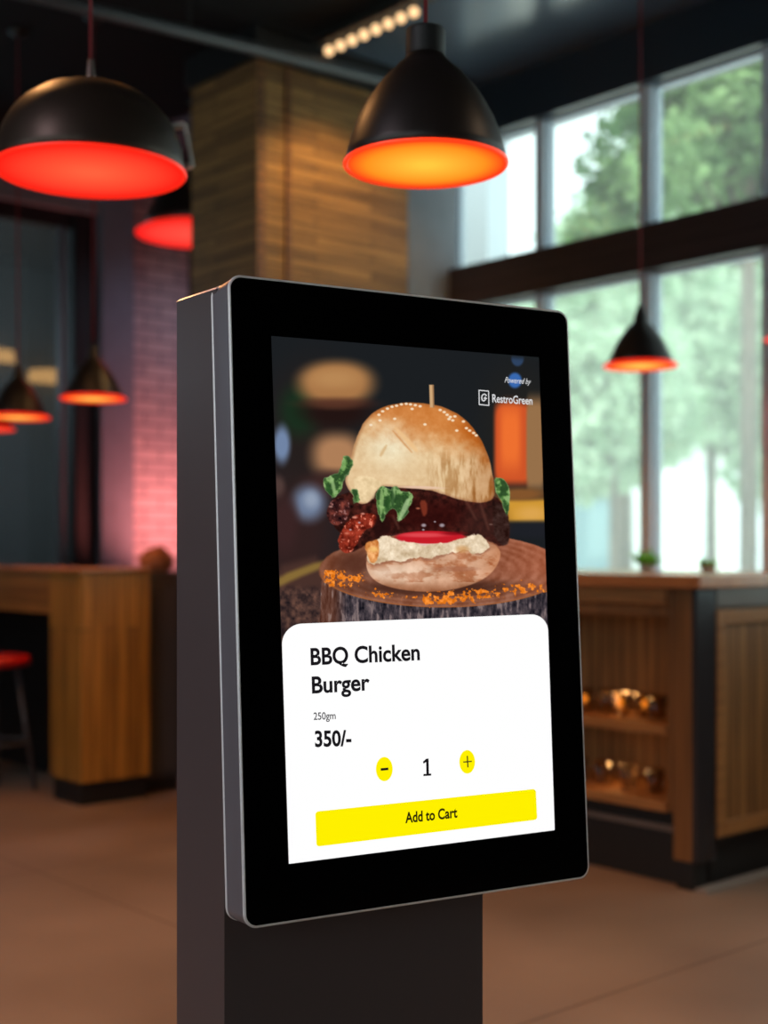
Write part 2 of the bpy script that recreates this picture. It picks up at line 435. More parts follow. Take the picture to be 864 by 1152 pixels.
pendant('cone_pendant_lamp', at(-14, 483, 7.2), cone, redrim, red_d, 3, (255, 80, 60),
        'cut-off red pendant lamp at the left frame edge, lowest of the lamps', G, flare=True)
pendant('cone_pendant_lamp', at(720.5, 412, .29 * F / 82), cone, redrim, sm_d, 9, (255, 160, 80),
        'small dark cone pendant lamp hanging in front of the windows at right', G, flare=True)
pendant('cone_pendant_lamp', at(903, 381, .29 * F / 82), cone, redrim, red_d, 4, (255, 80, 60),
        'pendant lamp of which only a red tip shows at the right frame edge', G, flare=True)

# globe light track on the ceiling
tA, tB = Vector((3.81, 4.72, 3.40)), Vector((3.79, 4.02, 3.40))
t = empty('globe_light_track', (3.80, 4.37, 3.44))
bm = bmesh.new(); bx(bm, -.045, .045, -.42, .42, .045, .075, .004)
bx(bm, -.006, .006, -.35, -.33, .075, CZ - 3.44 - .001); bx(bm, -.006, .006, .33, .35, .075, CZ - 3.44 - .001)
from_bm('track', bm, M['black'], t)
gm = emat('globe_glow', (255, 206, 150), 1.5)
for i in range(8):
    y = .345 - i * .082
    bm = bmesh.new(); bmesh.ops.create_icosphere(bm, subdivisions=3, radius=.023)
    g = from_bm('bulb', bm, gm, t, True); g.location = (0, y, .012)
tag(t, 'row of warm round bulbs in a black track under the ceiling', 'light fixture')
l = point('track_light', (3.80, 4.30, 3.36), 42, (255, 196, 120), .05, None, 100)
l.rotation_euler = (Vector((3.98, 4.89, 2.1)) - l.location).to_track_quat('-Z', 'Y').to_euler()

# ---------------------------------------------------------------- LEFT BAR
t = empty('wooden_bar', (2.905, 5.393, 0))
bt = 1.082
bm = bmesh.new(); bx(bm, 0, .36, 0, .30, .105, bt - .02, .003)
from_bm('end_panel', bm, M['barwood'], t)
bm = bmesh.new(); bx(bm, .01, .35, .02, .28, 0, .105)
from_bm('plinth', bm, M['black'], t)
bm = bmesh.new(); bx(bm, .0, .36, .30, 2.0, .865, bt - .02, .003)
from_bm('apron', bm, M['barslab'], t)
bm = bmesh.new(); bx(bm, -.012, .37, -.012, 2.0, bt - .02, bt, .004)
from_bm('bar_top', bm, M['topwood'], t)
bm = bmesh.new(); bx(bm, .33, .36, .30, 2.0, 0, .865)
from_bm('back_panel', bm, M['black'], t)
tag(t, 'wooden bar table with boarded end panel and deep apron at the left', 'bar table')

# dark metal bin cabinet between bar and kiosk
t = empty('metal_cabinet', (3.30, 5.50, 0))
bm = bmesh.new(); bx(bm, 0, .20, 0, .24, .06, 1.06, .01); from_bm('body', bm, M['steel'], t)
bm = bmesh.new(); bx(bm, .01, .19, .01, .23, 0, .06); from_bm('plinth', bm, M['black'], t)
bm = bmesh.new(); bx(bm, .02, .18, -.014, 0, .10, 1.0, .004); from_bm('door', bm, pmat('dark_grey_door', (82, 82, 88), .3, .2), t)
tag(t, 'narrow dark grey metal cabinet between the wooden bar and the kiosk', 'cabinet')

# brown paper bundle on it
bm = bmesh.new(); bmesh.ops.create_icosphere(bm, subdivisions=4, radius=.07)
for v in bm.verts:
    n = math.sin(v.co.x * 60) * math.cos(v.co.y * 55) * .006
    v.co.x *= 1.25; v.co.z = (v.co.z * 1.0) + n
    if v.co.z < -.05: v.co.z = -.05
o = from_bm('bread_basket', bm, pmat('brown_wicker', (150, 96, 66), .8, noise=.3, nscale=40, bump=.5), None, True)
o.location = (3.42, 5.59, 1.06 + .05)
tag(o, 'small brown rounded basket on the dark cabinet beside the kiosk edge', 'basket')

# red bar stool
def stool(px, d, label):
    p = at(px, 700, d); t = empty('bar_stool', (p.x, p.y, 0), .3)
    hs = .655
    bm = bmesh.new(); lathe(bm, [(.13, hs - .05), (.165, hs - .045), (.175, hs - .02), (.165, hs - .002), (.12, hs + .004), (.001, hs + .005)], 40, close=False)
    lathe(bm, [(.13, hs - .05), (.001, hs - .05)], 40)
    from_bm('seat', bm, M['redseat'], t, True)
    for i in range(4):
        a = PI / 4 + i * PI / 2
        bm = bmesh.new(); tube(bm, (math.cos(a) * .10, math.sin(a) * .10, hs - .045), (math.cos(a) * .19, math.sin(a) * .19, 0), .012)
        from_bm('leg', bm, M['steel'], t, True)
    bm = bmesh.new()
    for i in range(24):
        a0, a1 = 2 * PI * i / 24, 2 * PI * (i + 1) / 24; R = .155
        tube(bm, (math.cos(a0) * R, math.sin(a0) * R, .24), (math.cos(a1) * R, math.sin(a1) * R, .24), .007, seg=8)
    from_bm('foot_ring', bm, M['steel'], t, True)
    tag(t, label, 'stool')
stool(-6, 6.35, 'bar stool with a round red seat and dark legs at the left bar')

# ---------------------------------------------------------------- RIGHT COUNTER
CXF, CYF, CYE = 3.726, 2.65, 4.86          # near corner of the counter, far end
ct = 1.075
bm = bmesh.new()
bx(bm, -.04, XW - .09 - CXF, -.04, CYE - CYF, 0, .045, .006)
me = from_bm('worktop', bm, M['topwood'])
me.location = (CXF, CYF, ct - .045)
tag(me, 'long polished wooden counter top with orange-brown edge below the windows', 'counter top')

def open_shelf(y0, y1, label, first):
    """open shelving unit, front facing -X, standing under the counter top"""
    t = empty('shelf_unit', (CXF, y0, 0)); W = y1 - y0; D = .42; zb, zt = .26, ct - .047
    sm = M['cabwood']
    bm = bmesh.new(); bx(bm, D - .02, D, 0, W, zb, zt); from_bm('back_panel', bm, sm, t)
    for s in (0, W - .02):
        bm = bmesh.new(); bx(bm, 0, D - .02, s, s + .02, zb, zt, .002); from_bm('side_panel', bm, M['postwood'], t)
    bm = bmesh.new(); bx(bm, 0, D - .02, .03, W - .03, zt - .055, zt, .003); from_bm('top_rail', bm, M['cabframe'], t)
    bm = bmesh.new(); bx(bm, .005, .03, .03, W - .03, zt - .10, zt - .062, .002); from_bm('valance', bm, M['postwood'], t)
    for z in (.255, .52):
        bm = bmesh.new(); bx(bm, .0, D - .02, .03, W - .03, z, z + .035, .003); from_bm('shelf', bm, M['cabframe'], t)
    bm = bmesh.new(); bx(bm, .06, D, .0, W, 0, .255); from_bm('plinth', bm, M['black'], t)
    bm = bmesh.new(); bx(bm, .045, .06, .0, W, .18, .2, .003); from_bm('foot_trim', bm, pmat('dull_trim', (120, 112, 108), .4, .4), t)
    tag(t, label, 'shelf')
    return t
open_shelf(2.75, 3.60, 'open wooden shelf unit with glowing tumblers, right beside the kiosk', True)
open_shelf(3.605, 4.40, 'open wooden shelf unit standing farther back, mostly behind the kiosk', False)

# corner post
t = empty('counter_post', (CXF, CYF, 0))
bm = bmesh.new(); bx(bm, 0, .02, .02, .098, .10, ct - .047, .003); bx(bm, .02, .09, .06, .098, .10, ct - .047)
from_bm('side_board', bm, M['postwood'], t)
bm = bmesh.new(); bx(bm, .0, .11, 0, .02, .10, ct - .047, .003)
from_bm('front_board', bm, pmat('dark_glossy_board', (52, 50, 54), .25, .3), t)
bm = bmesh.new(); bx(bm, .02, .10, .03, .098, 0, .10); from_bm('plinth', bm, M['black'], t)
tag(t, 'dark corner post of the counter between open shelves and planked door', 'post')

# framed plank cabinet
t = empty('counter_cabinet', (CXF + .115, CYF, 0)); W = .78
z0, z1 = .17, ct - .047
bm = bmesh.new(); bx(bm, 0, W, .03, .095, z0, z1); from_bm('body', bm, M['postwood'], t)
bm = bmesh.new(); bx(bm, .03, W, .05, .095, 0, z0); from_bm('plinth', bm, M['black'], t)
dz0, dz1 = z0 + .0, z1 - .075
d = box('door', .02, .44, .015, .028, dz0 + .02, dz1 - .02, M['cabwood'], t)
bm = bmesh.new()
for (a0, a1, b0, b1) in ((0.005, .055, dz0, dz1), (.40, .45, dz0, dz1), (.055, .40, dz0, dz0 + .05), (.055, .40, dz1 - .05, dz1)):
    bx(bm, a0, a1, 0, .02, b0, b1, .003)
from_bm('door_frame', bm, M['cabframe'], d)
d = box('door', .47, .76, .015, .028, dz0 + .02, dz1 - .02, M['cabwood'], t)
bm = bmesh.new()
for (a0, a1, b0, b1) in ((0.455, .50, dz0, dz1), (.735, .78, dz0, dz1), (.50, .735, dz0, dz0 + .05), (.50, .735, dz1 - .05, dz1)):
    bx(bm, a0, a1, 0, .02, b0, b1, .003)
from_bm('door_frame', bm, M['cabframe'], d)
box('top_band', 0, W, .0, .03, dz1 + .012, z1, pmat('grey_band', (104, 92, 86), .35, .4), t)
tag(t, 'wooden counter cabinet with planked framed doors at the right edge', 'cabinet')
struct(box('baseboard_right', CXF + .02, CXF + .9, CYF - .03, CYF + .02, 0, .012, pmat('floor_strip', (150, 146, 142), .4, .3)))

# tumblers on the shelf
gmat, nt, out = new_mat('tumbler_glass')
g = N(nt, 'ShaderNodeBsdfGlossy'); g.inputs['Roughness'].default_value = .08; tr = N(nt, 'ShaderNodeBsdfTransparent'); tr.inputs[0].default_value = lin((235, 225, 215))
fr = N(nt, 'ShaderNodeLayerWeight'); fr.inputs[0].default_value = .35
x = N(nt, 'ShaderNodeMixShader'); nt.links.new(fr.outputs['Facing'], x.inputs[0]); nt.links.new(tr.outputs[0], x.inputs[1]); nt.links.new(g.outputs[0], x.inputs[2]); nt.links.new(x.outputs[0], out.inputs[0])
flame = emat('candle_flame', (255, 150, 40), 2.0)
def tumbler(loc, lit, label, group):
    t = empty('glass_tumbler', loc)
    bm = bmesh.new(); lathe(bm, [(.001, .004), (.024, .004), (.0295, .008), (.034, .085), (.031, .085), (.0265, .012), (.001, .012)], 24)
    from_bm('tumbler_bowl', bm, gmat, t, True)
    if lit:
        bm = bmesh.new(); lathe(bm, [(.001, .0125), (.020, .0125), (.020, .028), (.001, .028)], 20); from_bm('candle', bm, pmat('candle_wax', (240, 190, 120), .6), t, True)
        bm = bmesh.new(); bmesh.ops.create_icosphere(bm, subdivisions=2, radius=.011)
        for v in bm.verts: v.co.z *= 1.5
        f_ = from_bm('flame', bm, flame, t, True); f_.location = (0, 0, .047)
    tag(t, label, 'glass', group); return t
names = ['nearest the corner post', 'second from the corner post', 'third from the corner post', 'fourth from the corner post', 'fifth from the corner post', 'sixth from the corner post', 'beside the kiosk edge']
protoA = protoB = None
random.seed(3)
def copy_tree(o, parent=None):
    c = o.copy(); C.objects.link(c)
    if parent: c.parent = parent
    for ch in list(o.children): copy_tree(ch, c)
    return c
for i in range(7):
    lit = i in (1, 2, 4)
    loc = Vector((CXF + .12 + .03 * (i % 2), 2.90 + i * .085, .555))
    lab = ('amber glowing candle tumbler on the middle shelf, ' if lit else 'empty clear tumbler on the middle shelf, ') + names[i]
    src = protoA if lit else protoB
    if src is None:
        o = tumbler(loc, lit, lab, 'tumblers on the middle shelf')
        if lit: protoA = o
        else: protoB = o
    else:
        o = copy_tree(src); o.location = loc; o['label'] = lab; o['group'] = 'tumblers on the middle shelf'
for i in range(4):
    o = copy_tree(protoB); o.location = (CXF + .13, 2.92 + i * .12, .29); o['group'] = 'tumblers on the bottom shelf'
    o['label'] = 'empty clear tumbler on the bottom shelf, ' + names[i]
point('shelf_light', (CXF + .16, 3.08, .66), .35, (255, 185, 110), .02)
point('shelf_light', (CXF + .16, 3.10, .40), .35, (255, 185, 110), .02)

# small plants on the counter
def plant(px, d, h, label, nleaf):
    p = at(px, 640, d); t = empty('potted_plant', (p.x, p.y, ct))
    bm = bmesh.new(); lathe(bm, [(.001, 0), (.024, 0), (.029, .018), (.032, .018), (.032, .024), (.027, .024), (.025, .018), (.001, .018)], 28)
    from_bm('pot', bm, pmat('white_pot', (206, 200, 190), .5), t, True)
    bm = bmesh.new(); rr = random.Random(int(px))
    for i in range(nleaf):
        a = rr.random() * 2 * PI; e = .25 + rr.random() * 1.1; L_ = h * (.6 + .4 * rr.random())
        d_ = Vector((math.cos(a) * math.cos(e), math.sin(a) * math.cos(e), math.sin(e))); s = Vector((-math.sin(a), math.cos(a), 0))
        b0 = Vector((0, 0, .018)) + Vector((math.cos(a), math.sin(a), 0)) * .012
        pts = [b0, b0 + d_ * L_ * .4 + s * .012, b0 + d_ * L_ - Vector((0, 0, L_ * .12)), b0 + d_ * L_ * .4 - s * .012]
        mid = b0 + d_ * L_ * .45 + Vector((0, 0, -.004))
        v = [bm.verts.new(q) for q in pts]; c = bm.verts.new(mid)
        for q in range(4): bm.faces.new((v[q], v[(q + 1) % 4], c))
    from_bm('foliage', bm, M['leaf'], t, True)
    tag(t, label, 'plant')
plant(727, 5.65, .105, 'small bright green potted plant on the counter in front of a window mullion', 60)
plant(796, 5.2, .055, 'tiny low potted plant on the counter, nearer the right edge', 34)

# ---------------------------------------------------------------- OUTSIDE
M['pave'] = pmat('pale_pavement', (226, 226, 220), .8, noise=.08, nscale=.6)
o = struct(box('ground', -40, XL - .14, -45, 60, -.25, -.05, M['pave']))
o = struct(box('ground', XW + .14, 70, -45, 60, -.25, -.05, M['pave']))
o = box('outdoor_column', 5.95, 6.15, 5.80, 6.0, -.05, 4.2, pmat('pale_column', (176, 186, 194), .7)); 
struct(o); o.name = 'trim_%d' % tn; tn += 1
def leaf_cloud(bm, blobs, n, size, rr):
    tot = sum(b[1] ** 2 for b in blobs)
    for c, r in blobs:
        for i in range(int(n * r * r / tot)):
            while True:
                v = Vector((rr.uniform(-1, 1), rr.uniform(-1, 1), rr.uniform(-1, 1)))
                if .2 < v.length < 1: break
            p = c + v * r
            q = Vector((rr.uniform(-1, 1), rr.uniform(-1, 1), rr.uniform(-.6, 1))).normalized()
            a = q.orthogonal().normalized(); a.rotate(Matrix.Rotation(rr.random() * 6.28, 3, q)); b = q.cross(a)
            s = size * rr.uniform(.6, 1.3)
            bm.faces.new([bm.verts.new(p + a * s), bm.verts.new(p + b * s * .55 + q * s * .15), bm.verts.new(p - a * s), bm.verts.new(p - b * s * .55 + q * s * .15)])
def tree(px, d, specs, n, size, mat, label, trunk=.12, seed=1, cat='tree'):
    """specs: list of (px, py, dd, radius in m)"""
    base = at(px, 622, d); base.z = -.05
    t = empty('leafy_tree', base); rr = random.Random(seed)
    blobs = [(at(a, b, d + dd) - base, r) for a, b, dd, r in specs]
    bm = bmesh.new(); leaf_cloud(bm, blobs, n, size, rr)
    from_bm('crown', bm, mat, t)
    zt = min(b[0].z for b in blobs) + .6
    bm = bmesh.new(); tube(bm, (0, 0, 0), (.05, .03, zt), trunk, trunk * .7, 14)
    for c, r in blobs:
        tube(bm, (.05, .03, zt * .8), tuple(c), trunk * .5, trunk * .12, 8)
    from_bm('trunk', bm, M['bark'], t, True)
    tag(t, label, cat, 'trees outside the windows')
    return t
tree(842, 11.5, [(800, 120, 0, .62), (850, 100, .5, .7), (760, 190, -.3, .42), (700, 180, .2, .42), (745, 110, .6, .5), (690, 235, .3, .32), (830, 200, 1, .5), (880, 170, 0, .6), (800, 30, 0, .6), (890, 20, 0, .8), (655, 265, .4, .2), (720, 60, .4, .4), (920, 220, .4, .8)],
     7800, .075, M['crown'], 'dark green leafy tree just outside the upper right windows, its trunk at right', .085, 2)
tree(690, 24, [(640, 470, 0, 1.3), (690, 420, 0, 1.5), (640, 400, 2, 1.2), (700, 340, 1, 1.1), (680, 490, 1, 1.2), (590, 440, 0, 1.5), (660, 360, 1, 1.2), (720, 470, 1, 1.1), (640, 520, 1, .9)],
     10000, .16, M['crown_pale'], 'pale green sunlit tree beyond the lower windows, left of the small pendant lamp', .09, 3)
tree(800, 28, [(770, 430, 0, 1.3), (820, 400, 0, 1.7), (860, 450, 0, 1.5), (790, 330, 1, 1.6), (860, 330, 1, 1.8), (740, 370, 1, 1.2), (900, 500, 1, 1.8), (760, 470, -1, .9), (850, 380, -1, 1.5), (720, 330, 2, 1.8), (800, 300, 2, 1.8)],
     11000, .18, M['crown_pale'], 'pale green sunlit tree beyond the lower right windows', .14, 4)
tree(700, 36, [(700, 250, 0, 1.5), (770, 230, 0, 2.4), (830, 240, 0, 3), (880, 200, 0, 3), (820, 120, 0, 2.4), (640, 275, 0, .9), (650, 350, 0, 1.8)],
     7000, .24, M['crown_pale'], 'farthest tall pale tree behind the others, seen through the upper windows', .3, 5)
# low pale buildings beyond the trees
def building(px0, px1, d, z1, col, label, winc):
    a = at(px0, 622, d); b = at(px1, 622, d); v = (b - a); W = v.length
    t = empty('low_building', (a.x, a.y, -.05), math.atan2(v.y, v.x))
    bm = bmesh.new(); bx(bm, 0, W, 0, 5, 0, z1); from_bm('wall', bm, pmat('facade', col, .8, noise=.05, nscale=.5), t)
    bm = bmesh.new(); bx(bm, -.2, W + .2, -.3, 5.2, z1, z1 + .22); from_bm('roof', bm, pmat('flat_roof', (225, 228, 228), .7), t)
    n = max(1, int(W / 2.2))
    for i in range(n):
        x = (i + .5) * W / n
        bm = bmesh.new(); bx(bm, x - .5, x + .5, -.03, .02, 1.0, z1 - .35); from_bm('window', bm, pmat('facade_glass', winc, .2), t)
    tag(t, label, 'building')
building(560, 716, 44, 3.3, (100, 130, 142), 'low pale blue building seen through the window left of the mullion', (120, 148, 158))
building(735, 826, 38, 4.1, (246, 246, 242), 'low bright white building seen through the lower right window', (228, 236, 238))

# world: bright hazy day; sun stands behind the building and lights the trees
w = bpy.data.worlds.new('sky'); bpy.context.scene.world = w; w.use_nodes = True
bg = w.node_tree.nodes['Background']; bg.inputs[0].default_value = (.86, .95, 1, 1); bg.inputs[1].default_value = 2.5
sl = bpy.data.lights.new('sun', 'SUN'); sl.energy = 6; sl.angle = .02; sl.color = (1, .96, .88)
s = bpy.data.objects.new('sun', sl); C.objects.link(s)
s.rotation_euler = Vector((.62, .30, -.95)).to_track_quat('-Z', 'Y').to_euler()

# ceiling lights out of view, added to fill the room with light
def flush(name, x, y, e, col, label, spot=130, z=CZ):
    t = empty(name, (x, y, z))
    bm = bmesh.new(); lathe(bm, [(.16, -.001), (.16, -.05), (.15, -.055), (.145, -.05), (.145, -.03)], 40); from_bm('housing', bm, M['black'], t, True)
    bm = bmesh.new(); lathe(bm, [(.144, -.048), (.07, -.048), (.001, -.048)], 40); from_bm('diffuser', bm, emat('fill_downlight_glow', col, 2), t)
    point('fill_downlight', (0, 0, -.09), e, col, .12, t, spot)
    tag(t, label, 'ceiling light')
flush('fill_ceiling_light', -1.2, 2.2, 200, (235, 215, 225), 'added round fill light left of the kiosk, outside the picture', 150)
flush('fill_ceiling_light', 1.5, 3.9, 50, (255, 180, 110), 'added round fill light above the floor between kiosk and bar', 150)
flush('fill_ceiling_light', 2.45, 3.95, 70, (255, 160, 72), 'added round fill light directly above the warm pool on the floor by the bar', 80)
flush('fill_ceiling_light', 3.3, .3, 130, (255, 215, 175), 'added round fill light above the floor in front of the right counter', 120)
flush('fill_ceiling_light', 4.95, 6.5, 150, (205, 225, 255), 'added round fill light near the back wall', 150)
# red light strip on the shelf edge behind the bar, washing the brick bay
t = empty('red_light_strip', (4.55, YB - .62, 1.02))
bm = bmesh.new(); bx(bm, -.03, .32, -.05, .3, -1.02, -.03, .005); from_bm('stand', bm, M['black'], t)
bm = bmesh.new(); bx(bm, 0, .30, 0, .05, -.03, 0, .004); from_bm('channel', bm, M['black'], t)
bm = bmesh.new(); tube(bm, (.02, .02, .012), (.28, .02, .012), .011, seg=12); from_bm('light_tube', bm, emat('red_tube', (255, 90, 84), 6), t, True)
al = bpy.data.lights.new('strip_light', 'AREA'); al.shape = 'RECTANGLE'; al.size = .28; al.size_y = .03; al.energy = 15; al.spread = math.radians(120); al.color = lin((255, 132, 124))[:3]
ao = bpy.data.objects.new('strip_light', al); C.objects.link(ao); ao.parent = t; ao.location = (.15, .03, .03); ao.rotation_euler = (PI - .7, 0, 0)
tag(t, 'red light tube at the foot of the brick bay behind the bar', 'light fixture')
# glowing amber drums standing in for lamp reflections in the shop window
am = emat('amber_reflection_glow', (255, 176, 96), 6)
for (px, py, d, r, lab) in ((56, 424, 11.2, .18, 'wide amber glow standing in for a lamp reflection in the dark shop window'), (-4, 401, 11.0, .15, 'amber glow for a lamp reflection in the shop window at the left frame edge'), (40, 394, 11.4, .12, 'faint amber glow for a lamp reflection in the shop window above the wide one')):
    p = at(px, py, d); t = empty('lamp_reflection', p)
    bm = bmesh.new(); lathe(bm, [(r, -.045), (r * .96, .045), (.001, .05)], 40); lathe(bm, [(.001, -.045), (r, -.045)], 40); from_bm('lamp_shade', bm, am, t, True)
    bm = bmesh.new(); tube(bm, (0, 0, .05), (0, 0, CZ - p.z - .001), .004); from_bm('cord', bm, M['black'], t)
    tag(t, lab, 'lamp', 'amber lamp reflections of the shop window')
point('adjacent_fill_light', (2.2, 9.2, 2.6), 520, (215, 228, 224), .2)  # fill light without a fitting, added to brighten the adjacent room

# ---------------------------------------------------------------- THE KIOSK
yaw = 0.51117631; tilt = 0.06313224; PW, PH = .57405, .88
bl = np.array([-0.18459977, 1.74780438, -0.49885889])
kp = room(bl[0], bl[1], 0)
K = empty('order_kiosk', kp, yaw - TH)
tag(K, 'tall black self-order kiosk with tilted portrait screen showing a chicken burger', 'kiosk')
ZB = CAMH + bl[2]
# column
KX, KY0, KY1 = .4243, .071, .256
def rrect(w, h, r, seg=10):
    pts = []
    for cx, cy, a0 in ((w - r, r, -90), (w - r, h - r, 0), (r, h - r, 90), (r, r, 180)):
        for i in range(seg + 1):
            a = math.radians(a0 + 90 * i / seg); pts.append((cx + r * math.cos(a), cy + r * math.sin(a)))
    return pts
def side_prism(bm, prof, x0, x1):
    a = [bm.verts.new((x0, v, z)) for v, z in prof]; b = [bm.verts.new((x1, v, z)) for v, z in prof]; n = len(prof)
    for i in range(n): bm.faces.new((a[i], a[(i + 1) % n], b[(i + 1) % n], b[i]))
    bm.faces.new(a); bm.faces.new(b)
ZF, ZK = CAMH + .367, CAMH + .375
bm = bmesh.new(); side_prism(bm, [(KY0, .02), (KY0, 1.0), (.100, ZF), (KY1, ZK), (KY1, .02)], .0005, KX)
from_bm('column', bm, M['kbody'], K)
bm = bmesh.new(); bx(bm, -.06, KX + .06, -.02, KY1 + .10, 0, .02, .004)
from_bm('base_plate', bm, M['kbody'], K)
bm = bmesh.new(); bx(bm, .02, KX - .02, KY1, KY1 + .004, .1, 1.4, .001)
from_bm('service_door', bm, M['kslab'], K)
bm = bmesh.new(); r0 = []; r1 = []
for rr_, dz, q_ in ((r0, 0, 0), (r1, .0055, .008)):
    for (a_, c_, z_) in ((0, .100, ZF), (KX, .100, ZF), (KX, KY1, ZK), (0, KY1, ZK)):
        rr_.append(bm.verts.new((min(max(a_, q_), KX - q_), c_ if c_ < KY1 else c_ - q_ * .3, z_ + dz)))
for i in range(4): bm.faces.new((r0[i], r0[(i + 1) % 4], r1[(i + 1) % 4], r1[i]))
bm.faces.new(r0); bm.faces.new(r1)
from_bm('top_cap', bm, M['silver'], K)
# panel frame: local (u along width, v back, w up) with tilt
Tm = Matrix.Translation((0, 0, ZB)) @ Matrix.Rotation(-tilt, 4, 'X')
PT = .063
def prism(bm, loops, cap0=True, cap1=True, mats=None):
    """loops: list of (outline pts, depth v)"""
    rings = [[bm.verts.new((x, v, z)) for x, z in pts] for pts, v in loops]
    n = len(rings[0])
    for k_, (a, b) in enumerate(zip(rings, rings[1:])):
        for i in range(n):
            f = bm.faces.new((a[i], a[(i + 1) % n], b[(i + 1) % n], b[i]))
            f.material_index = mats[k_] if mats else 0
    if cap0: bm.faces.new(rings[0])
    if cap1: bm.faces.new(rings[-1])
def inset(d, r=.019):
    return [(x + d, z + d) for x, z in rrect(PW - 2 * d, PH - 2 * d, max(r - d, .004))]
P = None
bm = bmesh.new()
prism(bm, [(inset(.0022), .0012), (inset(.0), .0032), (inset(0), PT - .003), (inset(.003), PT)], mats=[0, 0, 0])
P = from_bm('display_housing', bm, M['kslab'], K); P.matrix_local = Tm
def loopstrip(name, l, mat):
    bm = bmesh.new(); prism(bm, l, False, False); o = from_bm(name, bm, mat, K); o.matrix_local = Tm; return o
loopstrip('front_edge_highlight', [(inset(.0028), -.0002), (inset(.0012), -.0004), (inset(-.0006), .0012), (inset(-.0006), .003), (inset(.0), .0034)], M['silver'])  # bright strips for the highlight along the panel edges
loopstrip('rear_edge_highlight', [(inset(.0), PT - .0045), (inset(-.0012), PT - .0035), (inset(-.0012), PT - .001), (inset(.001), PT + .0005)], M['silver'])
bm = bmesh.new(); prism(bm, [(inset(.0026), .0002), (inset(.0026), .0012)]); g = from_bm('front_glass', bm, M['kglass'], K); g.matrix_local = Tm

# screen content: photo pixel -> plane of the front glass
e1 = np.array([math.cos(yaw), math.sin(yaw), 0]); nb = np.array([-math.sin(yaw), math.cos(yaw), 0])
upv = math.cos(tilt) * np.array([0, 0, 1]) + math.sin(tilt) * nb
n3 = -np.cross(e1, upv)
def onpanel(x, y):
    x = np.asarray(x, float); y = np.asarray(y, float)
    d = np.stack([(x - CX) / F, np.ones_like(x), -(y - HY) / F], -1)
    t = (bl @ n3) / (d @ n3); P3 = d * t[..., None] - bl
    return P3 @ e1, P3 @ upv
S = bpy.data.objects.new('screen', None)
def flat(name, pts2, mat, lift, parent=None, faces=None):
    u, v = onpanel([p[0] for p in pts2], [p[1] for p in pts2])
    me = bpy.data.meshes.new(name)
    me.from_pydata([(a, -lift, b) for a, b in zip(u, v)], [], faces or [tuple(range(len(pts2)))])
    me.validate(); me.update(); o = link(name, me, parent or None, [mat]); return o

def rpoly(c, r, seg=8):
    """polygon with rounded corners; r list per corner, in photo pixels"""
    n = len(c); out = []
    for i in range(n):
        p = Vector(c[i]); a = (Vector(c[i - 1]) - p); b = (Vector(c[(i + 1) % n]) - p); rr = r[i]
        if rr <= 0: out.append(tuple(p)); continue
        p0 = p + a.normalized() * rr; p2 = p + b.normalized() * rr
        for k_ in range(seg + 1):
            t = k_ / seg; kk = .72
            # cubic bezier close to a circular arc
            c1 = p0.lerp(p, .5523); c2 = p2.lerp(p, .5523)
            q = (1 - t) ** 3 * p0 + 3 * (1 - t) ** 2 * t * c1 + 3 * (1 - t) * t * t * c2 + t ** 3 * p2
            out.append(tuple(q))
    return out

# ---- the burger picture shown on the screen (colours of the display pixels)
def vnoise(x, y, s, seed=0):
    x = x / s; y = y / s
    xi = np.floor(x).astype(np.int64); yi = np.floor(y).astype(np.int64); fx = x - xi; fy = y - yi
    fx = fx * fx * (3 - 2 * fx); fy = fy * fy * (3 - 2 * fy)
    def h(a, b):
        n = (a * 374761393 + b * 668265263 + seed * 974634777) & 0xffffffff
        n = ((n ^ (n >> 13)) * 1274126177) & 0xffffffff
        return ((n ^ (n >> 16)) & 0xffff) / 65535.0
    return (h(xi, yi) * (1 - fx) + h(xi + 1, yi) * fx) * (1 - fy) + (h(xi, yi + 1) * (1 - fx) + h(xi + 1, yi + 1) * fx) * fy
def fbm(x, y, s, seed=0, o=4):
    r = 0; a = .5; t = 0
    for k_ in range(o):
        r = r + a * vnoise(x, y, s / 2 ** k_, seed + k_); t += a; a *= .55
    return r / t
def sstep(e0, e1_, v):
    t = np.clip((v - e0) / (e1_ - e0), 0, 1); return t * t * (3 - 2 * t)
def smoothpoly(pts, it=2):
    for _ in range(it):
        q = []
        for i in range(len(pts)):
            a = np.array(pts[i], float); b = np.array(pts[(i + 1) % len(pts)], float)
            q += [a * .75 + b * .25, a * .25 + b * .75]
        pts = q
    return pts
def polysdf(x, y, pts):
    d = np.full(x.shape, 1e9); inside = np.zeros(x.shape, bool); n = len(pts)
    for i in range(n):
        ax, ay = pts[i]; bx_, by = pts[(i + 1) % n]
        ex, ey = bx_ - ax, by - ay; px, py = x - ax, y - ay
        t = np.clip((px * ex + py * ey) / (ex * ex + ey * ey + 1e-9), 0, 1)
        d = np.minimum(d, (px - ex * t) ** 2 + (py - ey * t) ** 2)
        c = ((ay > y) != (by > y))
        with np.errstate(divide='ignore', invalid='ignore'):
            inside ^= c & (x < ex * (y - ay) / (ey if ey != 0 else 1e-9) + ax)
    return np.where(inside, -1, 1) * np.sqrt(d)
Z7 = lambda L_: [(300 + a / 2.618, 370 + b / 2.618) for a, b in L_]
Z4 = lambda L_: [(340 + a / 3.323, 430 + b / 3.323) for a, b in L_]

